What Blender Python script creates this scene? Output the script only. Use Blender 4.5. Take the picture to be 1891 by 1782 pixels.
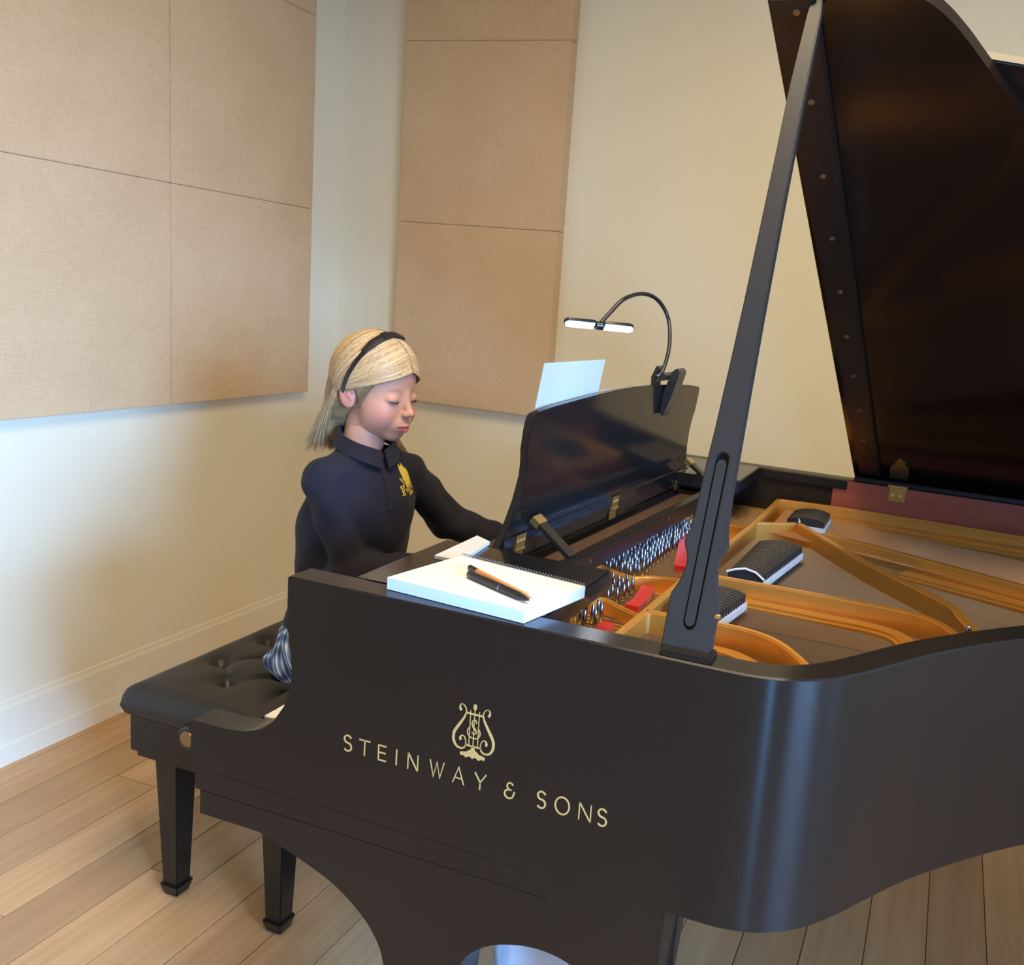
import bpy, bmesh, math, random
import numpy as np
from mathutils import Vector, Matrix
from mathutils.bvhtree import BVHTree
from mathutils.geometry import tessellate_polygon
random.seed(7); rng = np.random.default_rng(7)
PI = math.pi
for o in list(bpy.data.objects): bpy.data.objects.remove(o)
sc = bpy.context.scene
COL = sc.collection

# ---------------------------------------------------------------- camera, world, lights, exposure
cam = bpy.data.cameras.new('camera'); camo = bpy.data.objects.new('camera', cam); COL.objects.link(camo)
RGT = Vector((0.93795973, 0.33561608, 0.08714013)); UPV = Vector((-0.14376537, 0.1477205, 0.97852449)); FWD = Vector((-0.31553616, 0.93034429, -0.18680585))
camo.matrix_world = Matrix(((RGT.x, UPV.x, -FWD.x, 1.0124), (RGT.y, UPV.y, -FWD.y, -0.9986), (RGT.z, UPV.z, -FWD.z, 1.4082), (0, 0, 0, 1)))
cam.sensor_fit = 'HORIZONTAL'; cam.sensor_width = 36.0; cam.lens = 36.0 * 1710.81 / 1891
cam.shift_x = (945.5 - 1152.855) / 1891; cam.shift_y = (878.669 - 891.0) / 1891
cam.clip_start = 0.02
sc.camera = camo
sc.view_settings.view_transform = 'Standard'; sc.view_settings.look = 'None'
sc.view_settings.exposure = 0.0; sc.view_settings.gamma = 1.0; sc.view_settings.use_curve_mapping = False
w = bpy.data.worlds.new('world'); sc.world = w; w.use_nodes = True
w.node_tree.nodes['Background'].inputs[0].default_value = (0.62, 0.78, 1.0, 1); w.node_tree.nodes['Background'].inputs[1].default_value = 0.6

def area(name, loc, direction, sx, sy, power, col, spread=180):
    l = bpy.data.lights.new(name, 'AREA'); l.shape = 'RECTANGLE'; l.size = sx; l.size_y = sy; l.energy = power; l.color = col; l.spread = math.radians(spread)
    o = bpy.data.objects.new(name, l); COL.objects.link(o); o.location = loc
    o.rotation_euler = Vector(direction).to_track_quat('-Z', 'Y').to_euler(); return o
WX, WY0, WY1, WZ0, WZ1 = 3.3, -2.15, -0.95, 1.05, 2.05          # window in the right wall
area('window_daylight', (WX + 0.16, (WY0 + WY1) / 2, (WZ0 + WZ1) / 2), (-4.7, 2.25, -1.35), 1.2, 1.0, 72, (0.26, 0.52, 1.0), 54)
VX0, VX1 = 2.02, 2.38                                            # narrow glazed door in the wall behind the camera
area('rear_daylight', ((VX0 + VX1) / 2, -3.06, 1.12), (-0.1, 1, -0.02), 0.3, 2.1, 38, (0.16, 0.46, 1.0), 110)
area('side_daylight', (WX + 0.16, -0.2, 1.45), (-1, 0, 0), 0.5, 1.15, 20, (0.24, 0.52, 1.0), 120)
area('ceiling_light', (0.9, 0.0, 2.72), (0, 0, -1), 1.3, 1.3, 63, (1.0, 0.775, 0.48))

# ---------------------------------------------------------------- materials
def mat(name, col, rough=0.5, metal=0.0, spec=0.5, coat=0.0, coat_rough=0.1, noise=None, bump=None, emit=None, subsurf=0.0, sheen=0.0):
    m = bpy.data.materials.new(name); m.use_nodes = True; nt = m.node_tree; b = nt.nodes['Principled BSDF']
    b.inputs['Base Color'].default_value = (*col, 1); b.inputs['Roughness'].default_value = rough; b.inputs['Metallic'].default_value = metal
    b.inputs['Specular IOR Level'].default_value = spec; b.inputs['Coat Weight'].default_value = coat; b.inputs['Coat Roughness'].default_value = coat_rough
    b.inputs['Sheen Weight'].default_value = sheen
    if subsurf: b.inputs['Subsurface Weight'].default_value = subsurf; b.inputs['Subsurface Radius'].default_value = (0.012, 0.004, 0.002); b.inputs['Subsurface Scale'].default_value = 1.0
    tc = nt.nodes.new('ShaderNodeTexCoord')
    def nz(scale, detail=3):
        mp = nt.nodes.new('ShaderNodeMapping'); n = nt.nodes.new('ShaderNodeTexNoise')
        mp.inputs['Scale'].default_value = scale if hasattr(scale, '__len__') else (scale,) * 3
        n.inputs['Scale'].default_value = 1.0; n.inputs['Detail'].default_value = detail
        nt.links.new(tc.outputs['Object'], mp.inputs[0]); nt.links.new(mp.outputs[0], n.inputs[0]); return n.outputs[0]
    if noise:
        sc_, amt, c2 = noise
        mx = nt.nodes.new('ShaderNodeMix'); mx.data_type = 'RGBA'; mx.inputs[6].default_value = (*col, 1); mx.inputs[7].default_value = (*c2, 1)
        mr = nt.nodes.new('ShaderNodeMapRange'); mr.inputs[1].default_value = 0.35; mr.inputs[2].default_value = 0.65; mr.inputs[4].default_value = amt
        nt.links.new(nz(sc_), mr.inputs[0]); nt.links.new(mr.outputs[0], mx.inputs[0]); nt.links.new(mx.outputs[2], b.inputs['Base Color'])
    if bump:
        sc_, st, dist = bump
        bp = nt.nodes.new('ShaderNodeBump'); bp.inputs['Strength'].default_value = st; bp.inputs['Distance'].default_value = dist
        nt.links.new(nz(sc_, 4), bp.inputs['Height']); nt.links.new(bp.outputs[0], b.inputs['Normal'])
    if emit: b.inputs['Emission Color'].default_value = (*emit[0], 1); b.inputs['Emission Strength'].default_value = emit[1]
    return m
M = {}
M['wall'] = mat('wall_paint', (0.80, 0.74, 0.555), 0.75, bump=(90, 0.08, 0.002), noise=(1.3, 0.25, (0.775, 0.71, 0.525)))
M['ceil'] = mat('ceiling_paint', (0.82, 0.79, 0.70), 0.8)
M['base'] = mat('baseboard_paint', (0.80, 0.74, 0.58), 0.55)
M['black'] = mat('satin_ebony_lacquer', (0.0125, 0.0098, 0.0078), 0.30, spec=0.4, bump=((6, 6, 900), 0.05, 0.0004))
def aniso(m, a):
    nt = m.node_tree; b = nt.nodes['Principled BSDF']; t = nt.nodes.new('ShaderNodeTangent'); t.direction_type = 'RADIAL'; t.axis = 'Z'
    b.inputs['Anisotropic'].default_value = a; b.inputs['Anisotropic Rotation'].default_value = 0.25; nt.links.new(t.outputs[0], b.inputs['Tangent'])
M['side'] = mat('brushed_ebony_lacquer', (0.0115, 0.0088, 0.0068), 0.235, spec=0.42); aniso(M['side'], 0.9)
M['prop'] = mat('lighter_satin_ebony', (0.022, 0.0205, 0.019), 0.36, spec=0.6)  # base tone slightly lighter than the other ebony lacquers
M['gloss'] = mat('polished_ebony_lacquer', (0.010, 0.009, 0.009), 0.12, spec=0.55)
M['lidblack'] = mat('lid_underside_lacquer', (0.012, 0.006, 0.004), 0.16, spec=0.5)
M['gold'] = mat('bronze_painted_iron', (0.80, 0.41, 0.085), 0.30, metal=0.6, spec=0.5, bump=(260, 0.10, 0.001), noise=(14, 0.4, (0.70, 0.33, 0.06)))
M['sound'] = mat('spruce_soundboard', (0.12, 0.070, 0.040), 0.6, noise=((3, 60, 3), 0.7, (0.09, 0.052, 0.028)))
M['mahog'] = mat('mahogany_inner_rim', (0.36, 0.075, 0.032), 0.38, noise=((4, 30, 60), 0.7, (0.27, 0.05, 0.02)))
M['felt'] = mat('red_felt', (0.55, 0.01, 0.012), 0.95, sheen=0.3)
M['wfelt'] = mat('white_felt', (0.72, 0.68, 0.66), 0.95, sheen=0.3)
M['steel'] = mat('polished_steel', (0.36, 0.41, 0.50), 0.22, metal=1.0)
M['string'] = mat('steel_string', (0.11, 0.08, 0.06), 0.4, metal=0.5)
M['copper'] = mat('copper_winding', (0.80, 0.43, 0.20), 0.35, metal=0.35)
M['brass'] = mat('brass', (0.62, 0.42, 0.14), 0.3, metal=0.9)
M['dull'] = mat('dull_brass_screw', (0.30, 0.21, 0.11), 0.4, metal=0.8)
M['gilt'] = mat('gold_leaf_inlay', (0.80, 0.56, 0.20), 0.38, metal=0.55)
M['damper'] = mat('damper_wood', (0.03, 0.026, 0.024), 0.35)
M['ivory'] = mat('white_key_top', (0.82, 0.80, 0.75), 0.25)
M['leather'] = mat('black_leather', (0.020, 0.018, 0.017), 0.42, spec=0.45, bump=(420, 0.15, 0.001))
M['paper'] = mat('cream_paper', (0.70, 0.65, 0.56), 0.7)
M['pages'] = mat('blue_lit_page_edges', (0.66, 0.72, 0.80), 0.7, bump=((3, 3, 2500), 0.5, 0.001))  # blue of the window light put into the page edge colour
M['sheet'] = mat('white_sheet_music', (0.53, 0.545, 0.55), 0.75)
M['wire'] = mat('notebook_wire', (0.25, 0.25, 0.26), 0.35, metal=0.7)
M['plastic'] = mat('black_plastic', (0.014, 0.015, 0.018), 0.25)
M['walnut'] = mat('dark_walnut', (0.12, 0.075, 0.05), 0.35)
M['led'] = mat('led_panel', (0.9, 0.95, 1.0), 0.4, emit=((0.72, 0.86, 1.0), 14.0))
M['pencil'] = mat('orange_pencil', (0.55, 0.22, 0.06), 0.4)
M['skin'] = None
M['navy'] = mat('navy_knit', (0.0115, 0.0105, 0.0185), 0.85, spec=0.25, sheen=0.05, bump=(900, 0.2, 0.0008))
M['yellow'] = mat('yellow_thread', (0.55, 0.40, 0.045), 0.7, bump=(900, 0.4, 0.001))
M['button'] = mat('dark_button', (0.03, 0.03, 0.045), 0.2)
M['band'] = mat('black_satin_ribbon', (0.008, 0.008, 0.011), 0.38)
M['shoe'] = mat('black_shoe_leather', (0.01, 0.01, 0.01), 0.25)
M['sock'] = mat('navy_sock', (0.012, 0.014, 0.035), 0.9)
M['cloud'] = mat('pale_blue_plastic_bag', (0.50, 0.66, 0.82), 0.3, spec=0.6, noise=((25, 25, 9), 0.6, (0.68, 0.76, 0.84)))

def weave_mat():
    m = mat('tan_burlap_fabric', (0.53, 0.35, 0.195), 0.9, sheen=0.1); nt = m.node_tree; b = nt.nodes['Principled BSDF']
    tc = nt.nodes.new('ShaderNodeTexCoord'); outs = []
    for s in ((700, 700, 26), (34, 34, 700), (5, 5, 5)):
        mp = nt.nodes.new('ShaderNodeMapping'); mp.inputs['Scale'].default_value = s
        n = nt.nodes.new('ShaderNodeTexNoise'); n.inputs['Scale'].default_value = 1; n.inputs['Detail'].default_value = 2
        nt.links.new(tc.outputs['Object'], mp.inputs[0]); nt.links.new(mp.outputs[0], n.inputs[0]); outs.append(n.outputs[0])
    a = nt.nodes.new('ShaderNodeMath'); a.operation = 'ADD'; nt.links.new(outs[0], a.inputs[0]); nt.links.new(outs[1], a.inputs[1])
    a2 = nt.nodes.new('ShaderNodeMath'); a2.operation = 'MULTIPLY_ADD'; a2.inputs[1].default_value = 0.5; nt.links.new(outs[2], a2.inputs[0]); nt.links.new(a.outputs[0], a2.inputs[2])
    cr = nt.nodes.new('ShaderNodeValToRGB'); cr.color_ramp.elements[0].position = 0.45; cr.color_ramp.elements[1].position = 0.8
    dv = nt.nodes.new('ShaderNodeMath'); dv.operation = 'MULTIPLY'; dv.inputs[1].default_value = 0.5; nt.links.new(a2.outputs[0], dv.inputs[0]); nt.links.new(dv.outputs[0], cr.inputs[0])
    cr.color_ramp.elements[0].color = (0.54, 0.365, 0.195, 1); cr.color_ramp.elements[1].color = (0.68, 0.485, 0.285, 1)
    nt.links.new(cr.outputs[0], b.inputs['Base Color'])
    bp = nt.nodes.new('ShaderNodeBump'); bp.inputs['Strength'].default_value = 0.25; bp.inputs['Distance'].default_value = 0.001
    nt.links.new(a.outputs[0], bp.inputs['Height']); nt.links.new(bp.outputs[0], b.inputs['Normal']); return m
M['fabric'] = weave_mat()
def wood_mat():
    m = mat('light_oak', (0.55, 0.33, 0.16), 0.42); nt = m.node_tree; b = nt.nodes['Principled BSDF']
    tc = nt.nodes.new('ShaderNodeTexCoord'); oi = nt.nodes.new('ShaderNodeObjectInfo'); mp = nt.nodes.new('ShaderNodeMapping'); mp.inputs['Scale'].default_value = (38, 2.2, 10)
    ad = nt.nodes.new('ShaderNodeVectorMath'); ad.operation = 'MULTIPLY_ADD'; ad.inputs[1].default_value = (7, 9, 3)
    nt.links.new(oi.outputs['Random'], ad.inputs[0]); nt.links.new(tc.outputs['Object'], ad.inputs[2]); nt.links.new(ad.outputs[0], mp.inputs[0])
    n = nt.nodes.new('ShaderNodeTexNoise'); n.inputs['Scale'].default_value = 1; n.inputs['Detail'].default_value = 5; nt.links.new(mp.outputs[0], n.inputs[0])
    cr = nt.nodes.new('ShaderNodeValToRGB'); cr.color_ramp.elements[0].position = 0.3; cr.color_ramp.elements[1].position = 0.7
    cr.color_ramp.elements[0].color = (0.46, 0.262, 0.118, 1); cr.color_ramp.elements[1].color = (0.58, 0.35, 0.17, 1); nt.links.new(n.outputs[0], cr.inputs[0])
    hv = nt.nodes.new('ShaderNodeHueSaturation'); mr = nt.nodes.new('ShaderNodeMapRange'); mr.inputs[3].default_value = 0.82; mr.inputs[4].default_value = 1.12
    nt.links.new(oi.outputs['Random'], mr.inputs[0]); nt.links.new(mr.outputs[0], hv.inputs['Value']); nt.links.new(cr.outputs[0], hv.inputs['Color']); nt.links.new(hv.outputs[0], b.inputs['Base Color']); return m
M['oak'] = wood_mat()
def plaid_mat():
    m = mat('blue_plaid', (0.05, 0.08, 0.18), 0.85); nt = m.node_tree; b = nt.nodes['Principled BSDF']; tc = nt.nodes.new('ShaderNodeTexCoord'); fs = []
    for rot in (0.35, 1.9):
        mp = nt.nodes.new('ShaderNodeMapping'); mp.inputs['Rotation'].default_value = (0.3, 0.5, rot); wv = nt.nodes.new('ShaderNodeTexWave'); wv.inputs['Scale'].default_value = 22
        nt.links.new(tc.outputs['Object'], mp.inputs[0]); nt.links.new(mp.outputs[0], wv.inputs[0]); fs.append(wv.outputs['Fac'])
    a = nt.nodes.new('ShaderNodeMath'); a.operation = 'ADD'; nt.links.new(fs[0], a.inputs[0]); nt.links.new(fs[1], a.inputs[1])
    h = nt.nodes.new('ShaderNodeMath'); h.operation = 'MULTIPLY'; h.inputs[1].default_value = 0.5; nt.links.new(a.outputs[0], h.inputs[0])
    cr = nt.nodes.new('ShaderNodeValToRGB'); e = cr.color_ramp.elements; e[0].color = (0.016, 0.024, 0.07, 1); e[1].color = (0.62, 0.62, 0.64, 1); e[0].position = 0.2; e[1].position = 0.95
    x = e.new(0.55); x.color = (0.10, 0.17, 0.32, 1); y = e.new(0.75); y.color = (0.24, 0.34, 0.48, 1)
    nt.links.new(h.outputs[0], cr.inputs[0]); nt.links.new(cr.outputs[0], b.inputs['Base Color']); return m
M['plaid'] = plaid_mat()
def glass_mat():
    m = bpy.data.materials.new('window_glass'); m.use_nodes = True; nt = m.node_tree; nt.nodes.clear()
    o = nt.nodes.new('ShaderNodeOutputMaterial'); mx = nt.nodes.new('ShaderNodeMixShader'); t = nt.nodes.new('ShaderNodeBsdfTransparent'); g = nt.nodes.new('ShaderNodeBsdfGlossy')
    g.inputs['Roughness'].default_value = 0.02; mx.inputs[0].default_value = 0.07
    nt.links.new(t.outputs[0], mx.inputs[1]); nt.links.new(g.outputs[0], mx.inputs[2]); nt.links.new(mx.outputs[0], o.inputs[0]); return m
M['glass'] = glass_mat()
def attr_mat(name, rough, **k):
    m = mat(name, (0.5, 0.5, 0.5), rough, **k); nt = m.node_tree; a = nt.nodes.new('ShaderNodeVertexColor'); a.layer_name = 'Col'
    nt.links.new(a.outputs[0], nt.nodes['Principled BSDF'].inputs['Base Color']); return m
M['skin'] = attr_mat('skin', 0.5, subsurf=0.12, spec=0.4)
M['hair'] = attr_mat('blonde_hair', 0.42, spec=0.45)

# ---------------------------------------------------------------- mesh helpers
def link(name, me, m, parent=None, smooth=False, auto=None):
    o = bpy.data.objects.new(name, me); COL.objects.link(o)
    if m is not None: me.materials.append(m)
    if parent is not None: o.parent = parent
    if smooth:
        me.polygons.foreach_set('use_smooth', [True] * len(me.polygons))
        if auto: 
            bmx = bmesh.new(); bmx.from_mesh(me)
            for e in bmx.edges:
                if len(e.link_faces) == 2 and e.calc_face_angle(0) > math.radians(auto): e.smooth = False
            bmx.to_mesh(me); bmx.free()
    return o
def from_bm(name, bm, m, parent=None, smooth=False, auto=None, bevel=0):
    bmesh.ops.recalc_face_normals(bm, faces=bm.faces[:])
    if bevel:
        es = [e for e in bm.edges if len(e.link_faces) == 2 and e.calc_face_angle(0) > math.radians(35)]
        bmesh.ops.bevel(bm, geom=es, offset=bevel, segments=2, affect='EDGES', clamp_overlap=True)
    me = bpy.data.meshes.new(name); bm.to_mesh(me); bm.free(); return link(name, me, m, parent, smooth, auto)
def pd(name, v, f, m, parent=None, smooth=False, auto=None):
    me = bpy.data.meshes.new(name); me.from_pydata([tuple(map(float, p)) for p in v], [], f); me.update(); return link(name, me, m, parent, smooth, auto)
def box(bm, x0, x1, y0, y1, z0, z1):
    v = [bm.verts.new(p) for p in ((x0, y0, z0), (x1, y0, z0), (x1, y1, z0), (x0, y1, z0), (x0, y0, z1), (x1, y0, z1), (x1, y1, z1), (x0, y1, z1))]
    for f in ((0, 3, 2, 1), (4, 5, 6, 7), (0, 1, 5, 4), (1, 2, 6, 5), (2, 3, 7, 6), (3, 0, 4, 7)): bm.faces.new([v[i] for i in f])
    return v
def hexa(bm, pts):
    v = [bm.verts.new(p) for p in pts]
    for f in ((0, 3, 2, 1), (4, 5, 6, 7), (0, 1, 5, 4), (1, 2, 6, 5), (2, 3, 7, 6), (3, 0, 4, 7)): bm.faces.new([v[i] for i in f])
def obox(name, x0, x1, y0, y1, z0, z1, m, parent=None, bevel=0):
    bm = bmesh.new(); box(bm, x0, x1, y0, y1, z0, z1); return from_bm(name, bm, m, parent, bevel=bevel, smooth=bevel > 0, auto=50)
def prism(bm, loop, fn, a, b):
    """loop of 2D points, fn(u,v,t)->3D, extruded t=a..b"""
    va = [bm.verts.new(fn(u, v, a)) for u, v in loop]; vb = [bm.verts.new(fn(u, v, b)) for u, v in loop]; n = len(loop)
    if n <= 4: bm.faces.new(va); bm.faces.new(vb[::-1])
    else:
        for t in tessellate_polygon([[Vector((u, v, 0)) for u, v in loop]]): bm.faces.new([va[k] for k in t]); bm.faces.new([vb[k] for k in t[::-1]])
    for i in range(n): bm.faces.new([va[i], vb[i], vb[(i + 1) % n], va[(i + 1) % n]])
XZ = lambda u, v, t: (u, t, v)
XY = lambda u, v, t: (u, v, t)
def tube(bm, pts, r, n=8, cap=True):
    pts = [Vector(p) for p in pts]; rs = r if hasattr(r, '__len__') else [r] * len(pts); rings = []
    up = Vector((0.13, 0.21, 1)).normalized()
    for i, p in enumerate(pts):
        t = (pts[min(i + 1, len(pts) - 1)] - pts[max(i - 1, 0)]).normalized()
        a = t.cross(up)
        if a.length < 1e-3: a = t.cross(Vector((1, 0, 0)))
        a.normalize(); b = t.cross(a); up = b.cross(t) if False else up
        rings.append([bm.verts.new(p + (a * math.cos(2 * PI * k / n) + b * math.sin(2 * PI * k / n)) * rs[i]) for k in range(n)])
    for i in range(len(rings) - 1):
        for k in range(n): bm.faces.new([rings[i][k], rings[i][(k + 1) % n], rings[i + 1][(k + 1) % n], rings[i + 1][k]])
    if cap: bm.faces.new(rings[0][::-1]); bm.faces.new(rings[-1])
def lathe(bm, prof, cx, cy, n=16, ax='z', c2=0):
    rings = []
    for r, z in prof:
        rg = []
        for k in range(n):
            c, s = math.cos(2 * PI * k / n) * r, math.sin(2 * PI * k / n) * r
            rg.append(bm.verts.new((cx + c, cy + s, z) if ax == 'z' else ((cx + c, z, c2 + s) if ax == 'y' else (z, cy + c, c2 + s))))
        rings.append(rg)
    for i in range(len(rings) - 1):
        for k in range(n): bm.faces.new([rings[i][k], rings[i][(k + 1) % n], rings[i + 1][(k + 1) % n], rings[i + 1][k]])
    bm.faces.new(rings[0][::-1]); bm.faces.new(rings[-1])
def catmull(P, n=8, closed=False):
    P = [Vector(p) for p in P]; out = []; N = len(P)
    for i in range(N - (0 if closed else 1)):
        g = lambda j: P[j % N] if closed else P[max(0, min(N - 1, j))]
        a, b, c, d = g(i - 1), g(i), g(i + 1), g(i + 2)
        for k in range(n):
            t = k / n; out.append(0.5 * ((2 * b) + (c - a) * t + (2 * a - 5 * b + 4 * c - d) * t * t + (3 * b - a - 3 * c + d) * t ** 3))
    if not closed: out.append(P[-1])
    return out
def thing(name, label, cat, loc=(0, 0, 0), rz=0, group=None):
    o = bpy.data.objects.new(name, None); COL.objects.link(o); o.empty_display_size = 0.1; o.location = loc; o.rotation_euler = (0, 0, rz)
    o['label'] = label; o['category'] = cat
    if group: o['group'] = group
    return o
def tag(o, label, cat, group=None):
    o['label'] = label; o['category'] = cat
    if group: o['group'] = group
    return o
def struct(o): o['kind'] = 'structure'; return o
def local(o, parent_loc):  # meshes are modelled in world coordinates; shift so that they sit under a moved root
    o.location = (-parent_loc[0], -parent_loc[1], -parent_loc[2]); return o
def share(name, me, loc, parent, rot=None, scale=None):
    o = bpy.data.objects.new(name, me); COL.objects.link(o); o.parent = parent; o.location = loc
    if rot: o.rotation_euler = rot
    if scale: o.scale = scale
    return o

# ---------------------------------------------------------------- room shell
X0, X1, Y0, Y1, H = -1.288, 3.3, -2.9, 2.107, 2.75
struct(obox('wall_left', X0 - 0.12, X0, Y0 - 0.12, Y1 + 0.12, 0, H, M['wall']))
struct(obox('wall_back', X0, X1 + 0.12, Y1, Y1 + 0.12, 0, H, M['wall']))
def wall_hole(name, axis, c, thick, a0, a1, h0, h1, z0, z1):
    bm = bmesh.new()
    for (p0, p1, q0, q1) in ((a0, h0, 0, H), (h1, a1, 0, H), (h0, h1, 0, z0), (h0, h1, z1, H)):
        if axis == 'x': box(bm, c, c + thick, p0, p1, q0, q1)
        else: box(bm, p0, p1, c - thick, c, q0, q1)
    return struct(from_bm(name, bm, M['wall']))
bm = bmesh.new()
for p0, p1, q0, q1 in ((Y0 - 0.12, WY0, 0, H), (WY1, -0.45, 0, H), (0.05, Y1, 0, H), (WY0, WY1, 0, WZ0), (WY0, WY1, WZ1, H), (-0.45, 0.05, 0, 0.87), (-0.45, 0.05, 2.03, H)): box(bm, X1, X1 + 0.12, p0, p1, q0, q1)
struct(from_bm('wall_right', bm, M['wall']))
wall_hole('wall_front', 'y', Y0, 0.12, X0, X1, VX0, VX1, 0.06, 2.15)
struct(obox('ceiling', X0 - 0.12, X1 + 0.12, Y0 - 0.12, Y1 + 0.12, H, H + 0.1, M['ceil']))
fl = struct(obox('floor', X0 - 0.12, X1 + 0.12, Y0 - 0.12, Y1 + 0.12, -0.1, -0.012, M['base']))
pw = 0.1335
me = None
for i in range(37):
    xa = X0 - 0.03 + i * pw + (0.0)
    xa = -0.7215 - 5 * pw + i * pw - 0.03 + 0.03
    if xa > X1: break
    L = 1.32; y = Y0 - ((i * 0.53) % L)
    while y < Y1:
        ya, yb = max(y, Y0), min(y + L, Y1); xl, xr = max(xa, X0), min(xa + pw, X1)
        if yb - ya > 0.02 and xr - xl > 0.01:
            b = bmesh.new(); box(b, xl + 0.0009, xr - 0.0009, ya + 0.0008, yb - 0.0008, -0.012, 0.0)
            from_bm('plank', b, M['oak'], fl, bevel=0.0008)
        y += L
def baseboard(name, x0, x1, y0, y1, side):
    bm = bmesh.new()
    if side == 'l': prof = [(0, 0), (0.009, 0), (0.009, 0.055), (0.007, 0.062), (0.007, 0.162), (0.004, 0.172), (0.003, 0.184), (0, 0.186)]; prism(bm, prof, lambda u, v, t: (X0 + u, t, v), y0, y1)
    if side == 'b': prof = [(0, 0), (0.009, 0), (0.009, 0.055), (0.007, 0.062), (0.007, 0.162), (0.004, 0.172), (0.003, 0.184), (0, 0.186)]; prism(bm, prof, lambda u, v, t: (t, Y1 - u, v), x0, x1)
    return struct(from_bm(name, bm, M['base']))
baseboard('baseboard_left', 0, 0, Y0, Y1, 'l'); baseboard('baseboard_back', X0 + 0.014, X1, 0, 0, 'b')
def window(name, axis, c, a0, a1, z0, z1, nx, nz):
    bm = bmesh.new(); t = 0.04
    def bb(p0, p1, q0, q1, d0=0.03, d1=0.08):
        if axis == 'x': box(bm, c + d0, c + d1, p0, p1, q0, q1)
        else: box(bm, p0, p1, c - d1, c - d0, q0, q1)
    bb(a0, a0 + t, z0, z1); bb(a1 - t, a1, z0, z1); bb(a0 + t, a1 - t, z0, z0 + t); bb(a0 + t, a1 - t, z1 - t, z1)
    for i in range(1, nx): x = a0 + (a1 - a0) * i / nx; bb(x - 0.012, x + 0.012, z0 + t, z1 - t, 0.04, 0.07)
    for j in range(1, nz): z = z0 + (z1 - z0) * j / nz; bb(a0 + t, a1 - t, z - 0.012, z + 0.012, 0.042, 0.068)
    o = struct(from_bm(name, bm, M['base']))
    for i in range(nx):
        for j in range(nz):
            b = bmesh.new(); p0, p1 = a0 + (a1 - a0) * i / nx + 0.012, a0 + (a1 - a0) * (i + 1) / nx - 0.012; q0, q1 = z0 + (z1 - z0) * j / nz + 0.012, z0 + (z1 - z0) * (j + 1) / nz - 0.012
            if axis == 'x': box(b, c + 0.053, c + 0.057, p0, p1, q0, q1)
            else: box(b, p0, p1, c - 0.057, c - 0.053, q0, q1)
            from_bm('pane', b, M['glass'], o)
window('window_1', 'x', X1, WY0, WY1, WZ0, WZ1, 2, 2)
window('window_3', 'x', X1, -0.45, 0.05, 0.87, 2.03, 1, 2)
window('window_2', 'y', Y0, VX0, VX1, 0.06, 2.15, 1, 4)

# fabric acoustic panels: each square is one panel
def panel(plane, a0, a1, z0, z1, label):
    bm = bmesh.new(); g = 0.0006
    if plane == 'l': box(bm, X0, X0 + 0.045, a0 + g, a1 - g, z0 + g, z1 - g)
    else: box(bm, a0 + g, a1 - g, Y1 - 0.05, Y1, z0 + g, z1 - g)
    o = from_bm('acoustic_panel', bm, M['fabric'], bevel=0.0018, smooth=True, auto=60)
    tag(o, label, 'acoustic panel', 'tan fabric acoustic panels on the walls')
ys = [1.885, 1.235, 0.585, -0.065]; zs = [0.965, 1.628, 2.28, 2.70]
wh = ['nearest the room corner', 'second from the room corner', 'third from the room corner']
rw = ['lowest row', 'second row up', 'top row']
for i in range(3):
    for j in range(3): panel('l', ys[i + 1], ys[i], zs[j], zs[j + 1], 'tan fabric panel on left wall, %s, %s' % (rw[j], wh[i]))
zb = [0.960, 1.618, 2.245, 2.70]
for j in range(3): panel('b', -0.995, -0.345, zb[j], zb[j + 1], 'tan fabric panel on back wall behind the lamp, ' + ['lowest of its column', 'middle of its column', 'top of its column'][j])

# ---------------------------------------------------------------- grand piano
W = 1.475
P = thing('grand_piano', 'black grand piano with raised lid, gold lettering and lyre on its side', 'piano', (0.9, 0.74, 0))
PL = (0.9, 0.74, 0)
def part(o): return local(o, PL)
def pb(name, bm, m, **k): return part(from_bm(name, bm, m, P, **k))
ctrl = [(0.74, 0, 0), (0.80, 0.0, 0), (0.85, 0.002, 0), (0.895, 0.016, 0), (0.935, 0.045, 0), (0.968, 0.085, 0), (1.003, 0.138, 0), (1.051, 0.209, 0), (1.118, 0.29, 0), (1.21, 0.385, 0), (1.33, 0.48, 0), (1.47, 0.575, 0), (1.62, 0.675, 0), (1.77, 0.79, 0), (1.91, 0.93, 0), (2.02, 1.09, 0), (2.06, 1.25, 0), (2.02, 1.39, 0), (1.92, 1.462, 0), (1.80, W, 0), (1.70, W, 0)]
curve = catmull(ctrl, 6)
outer = [Vector((0.30, 0, 0)), Vector((0.5, 0, 0)), Vector((0.65, 0, 0))] + curve + [Vector((1.3, W, 0)), Vector((0.8, W, 0)), Vector((0.30, W, 0))]
def offset(pl, d):
    out = []
    for i, p in enumerate(pl):
        t = (pl[min(i + 1, len(pl) - 1)] - pl[max(i - 1, 0)]).normalized(); out.append(p + Vector((-t.y, t.x, 0)) * d)
    return out
TH = 0.045
inner = offset(outer, TH)
ZR0, ZR1 = 0.674, 1.0
bm = bmesh.new()
rings = []
for a, b in zip(outer, inner):
    d = (b - a).normalized() * 0.0022
    rings.append([bm.verts.new((a.x, a.y, ZR0)), bm.verts.new((a.x, a.y, ZR1 - 0.0022)), bm.verts.new((a.x + d.x, a.y + d.y, ZR1)), bm.verts.new((b.x - d.x, b.y - d.y, ZR1)), bm.verts.new((b.x, b.y, ZR1 - 0.0022)), bm.verts.new((b.x, b.y, ZR0))])
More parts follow.
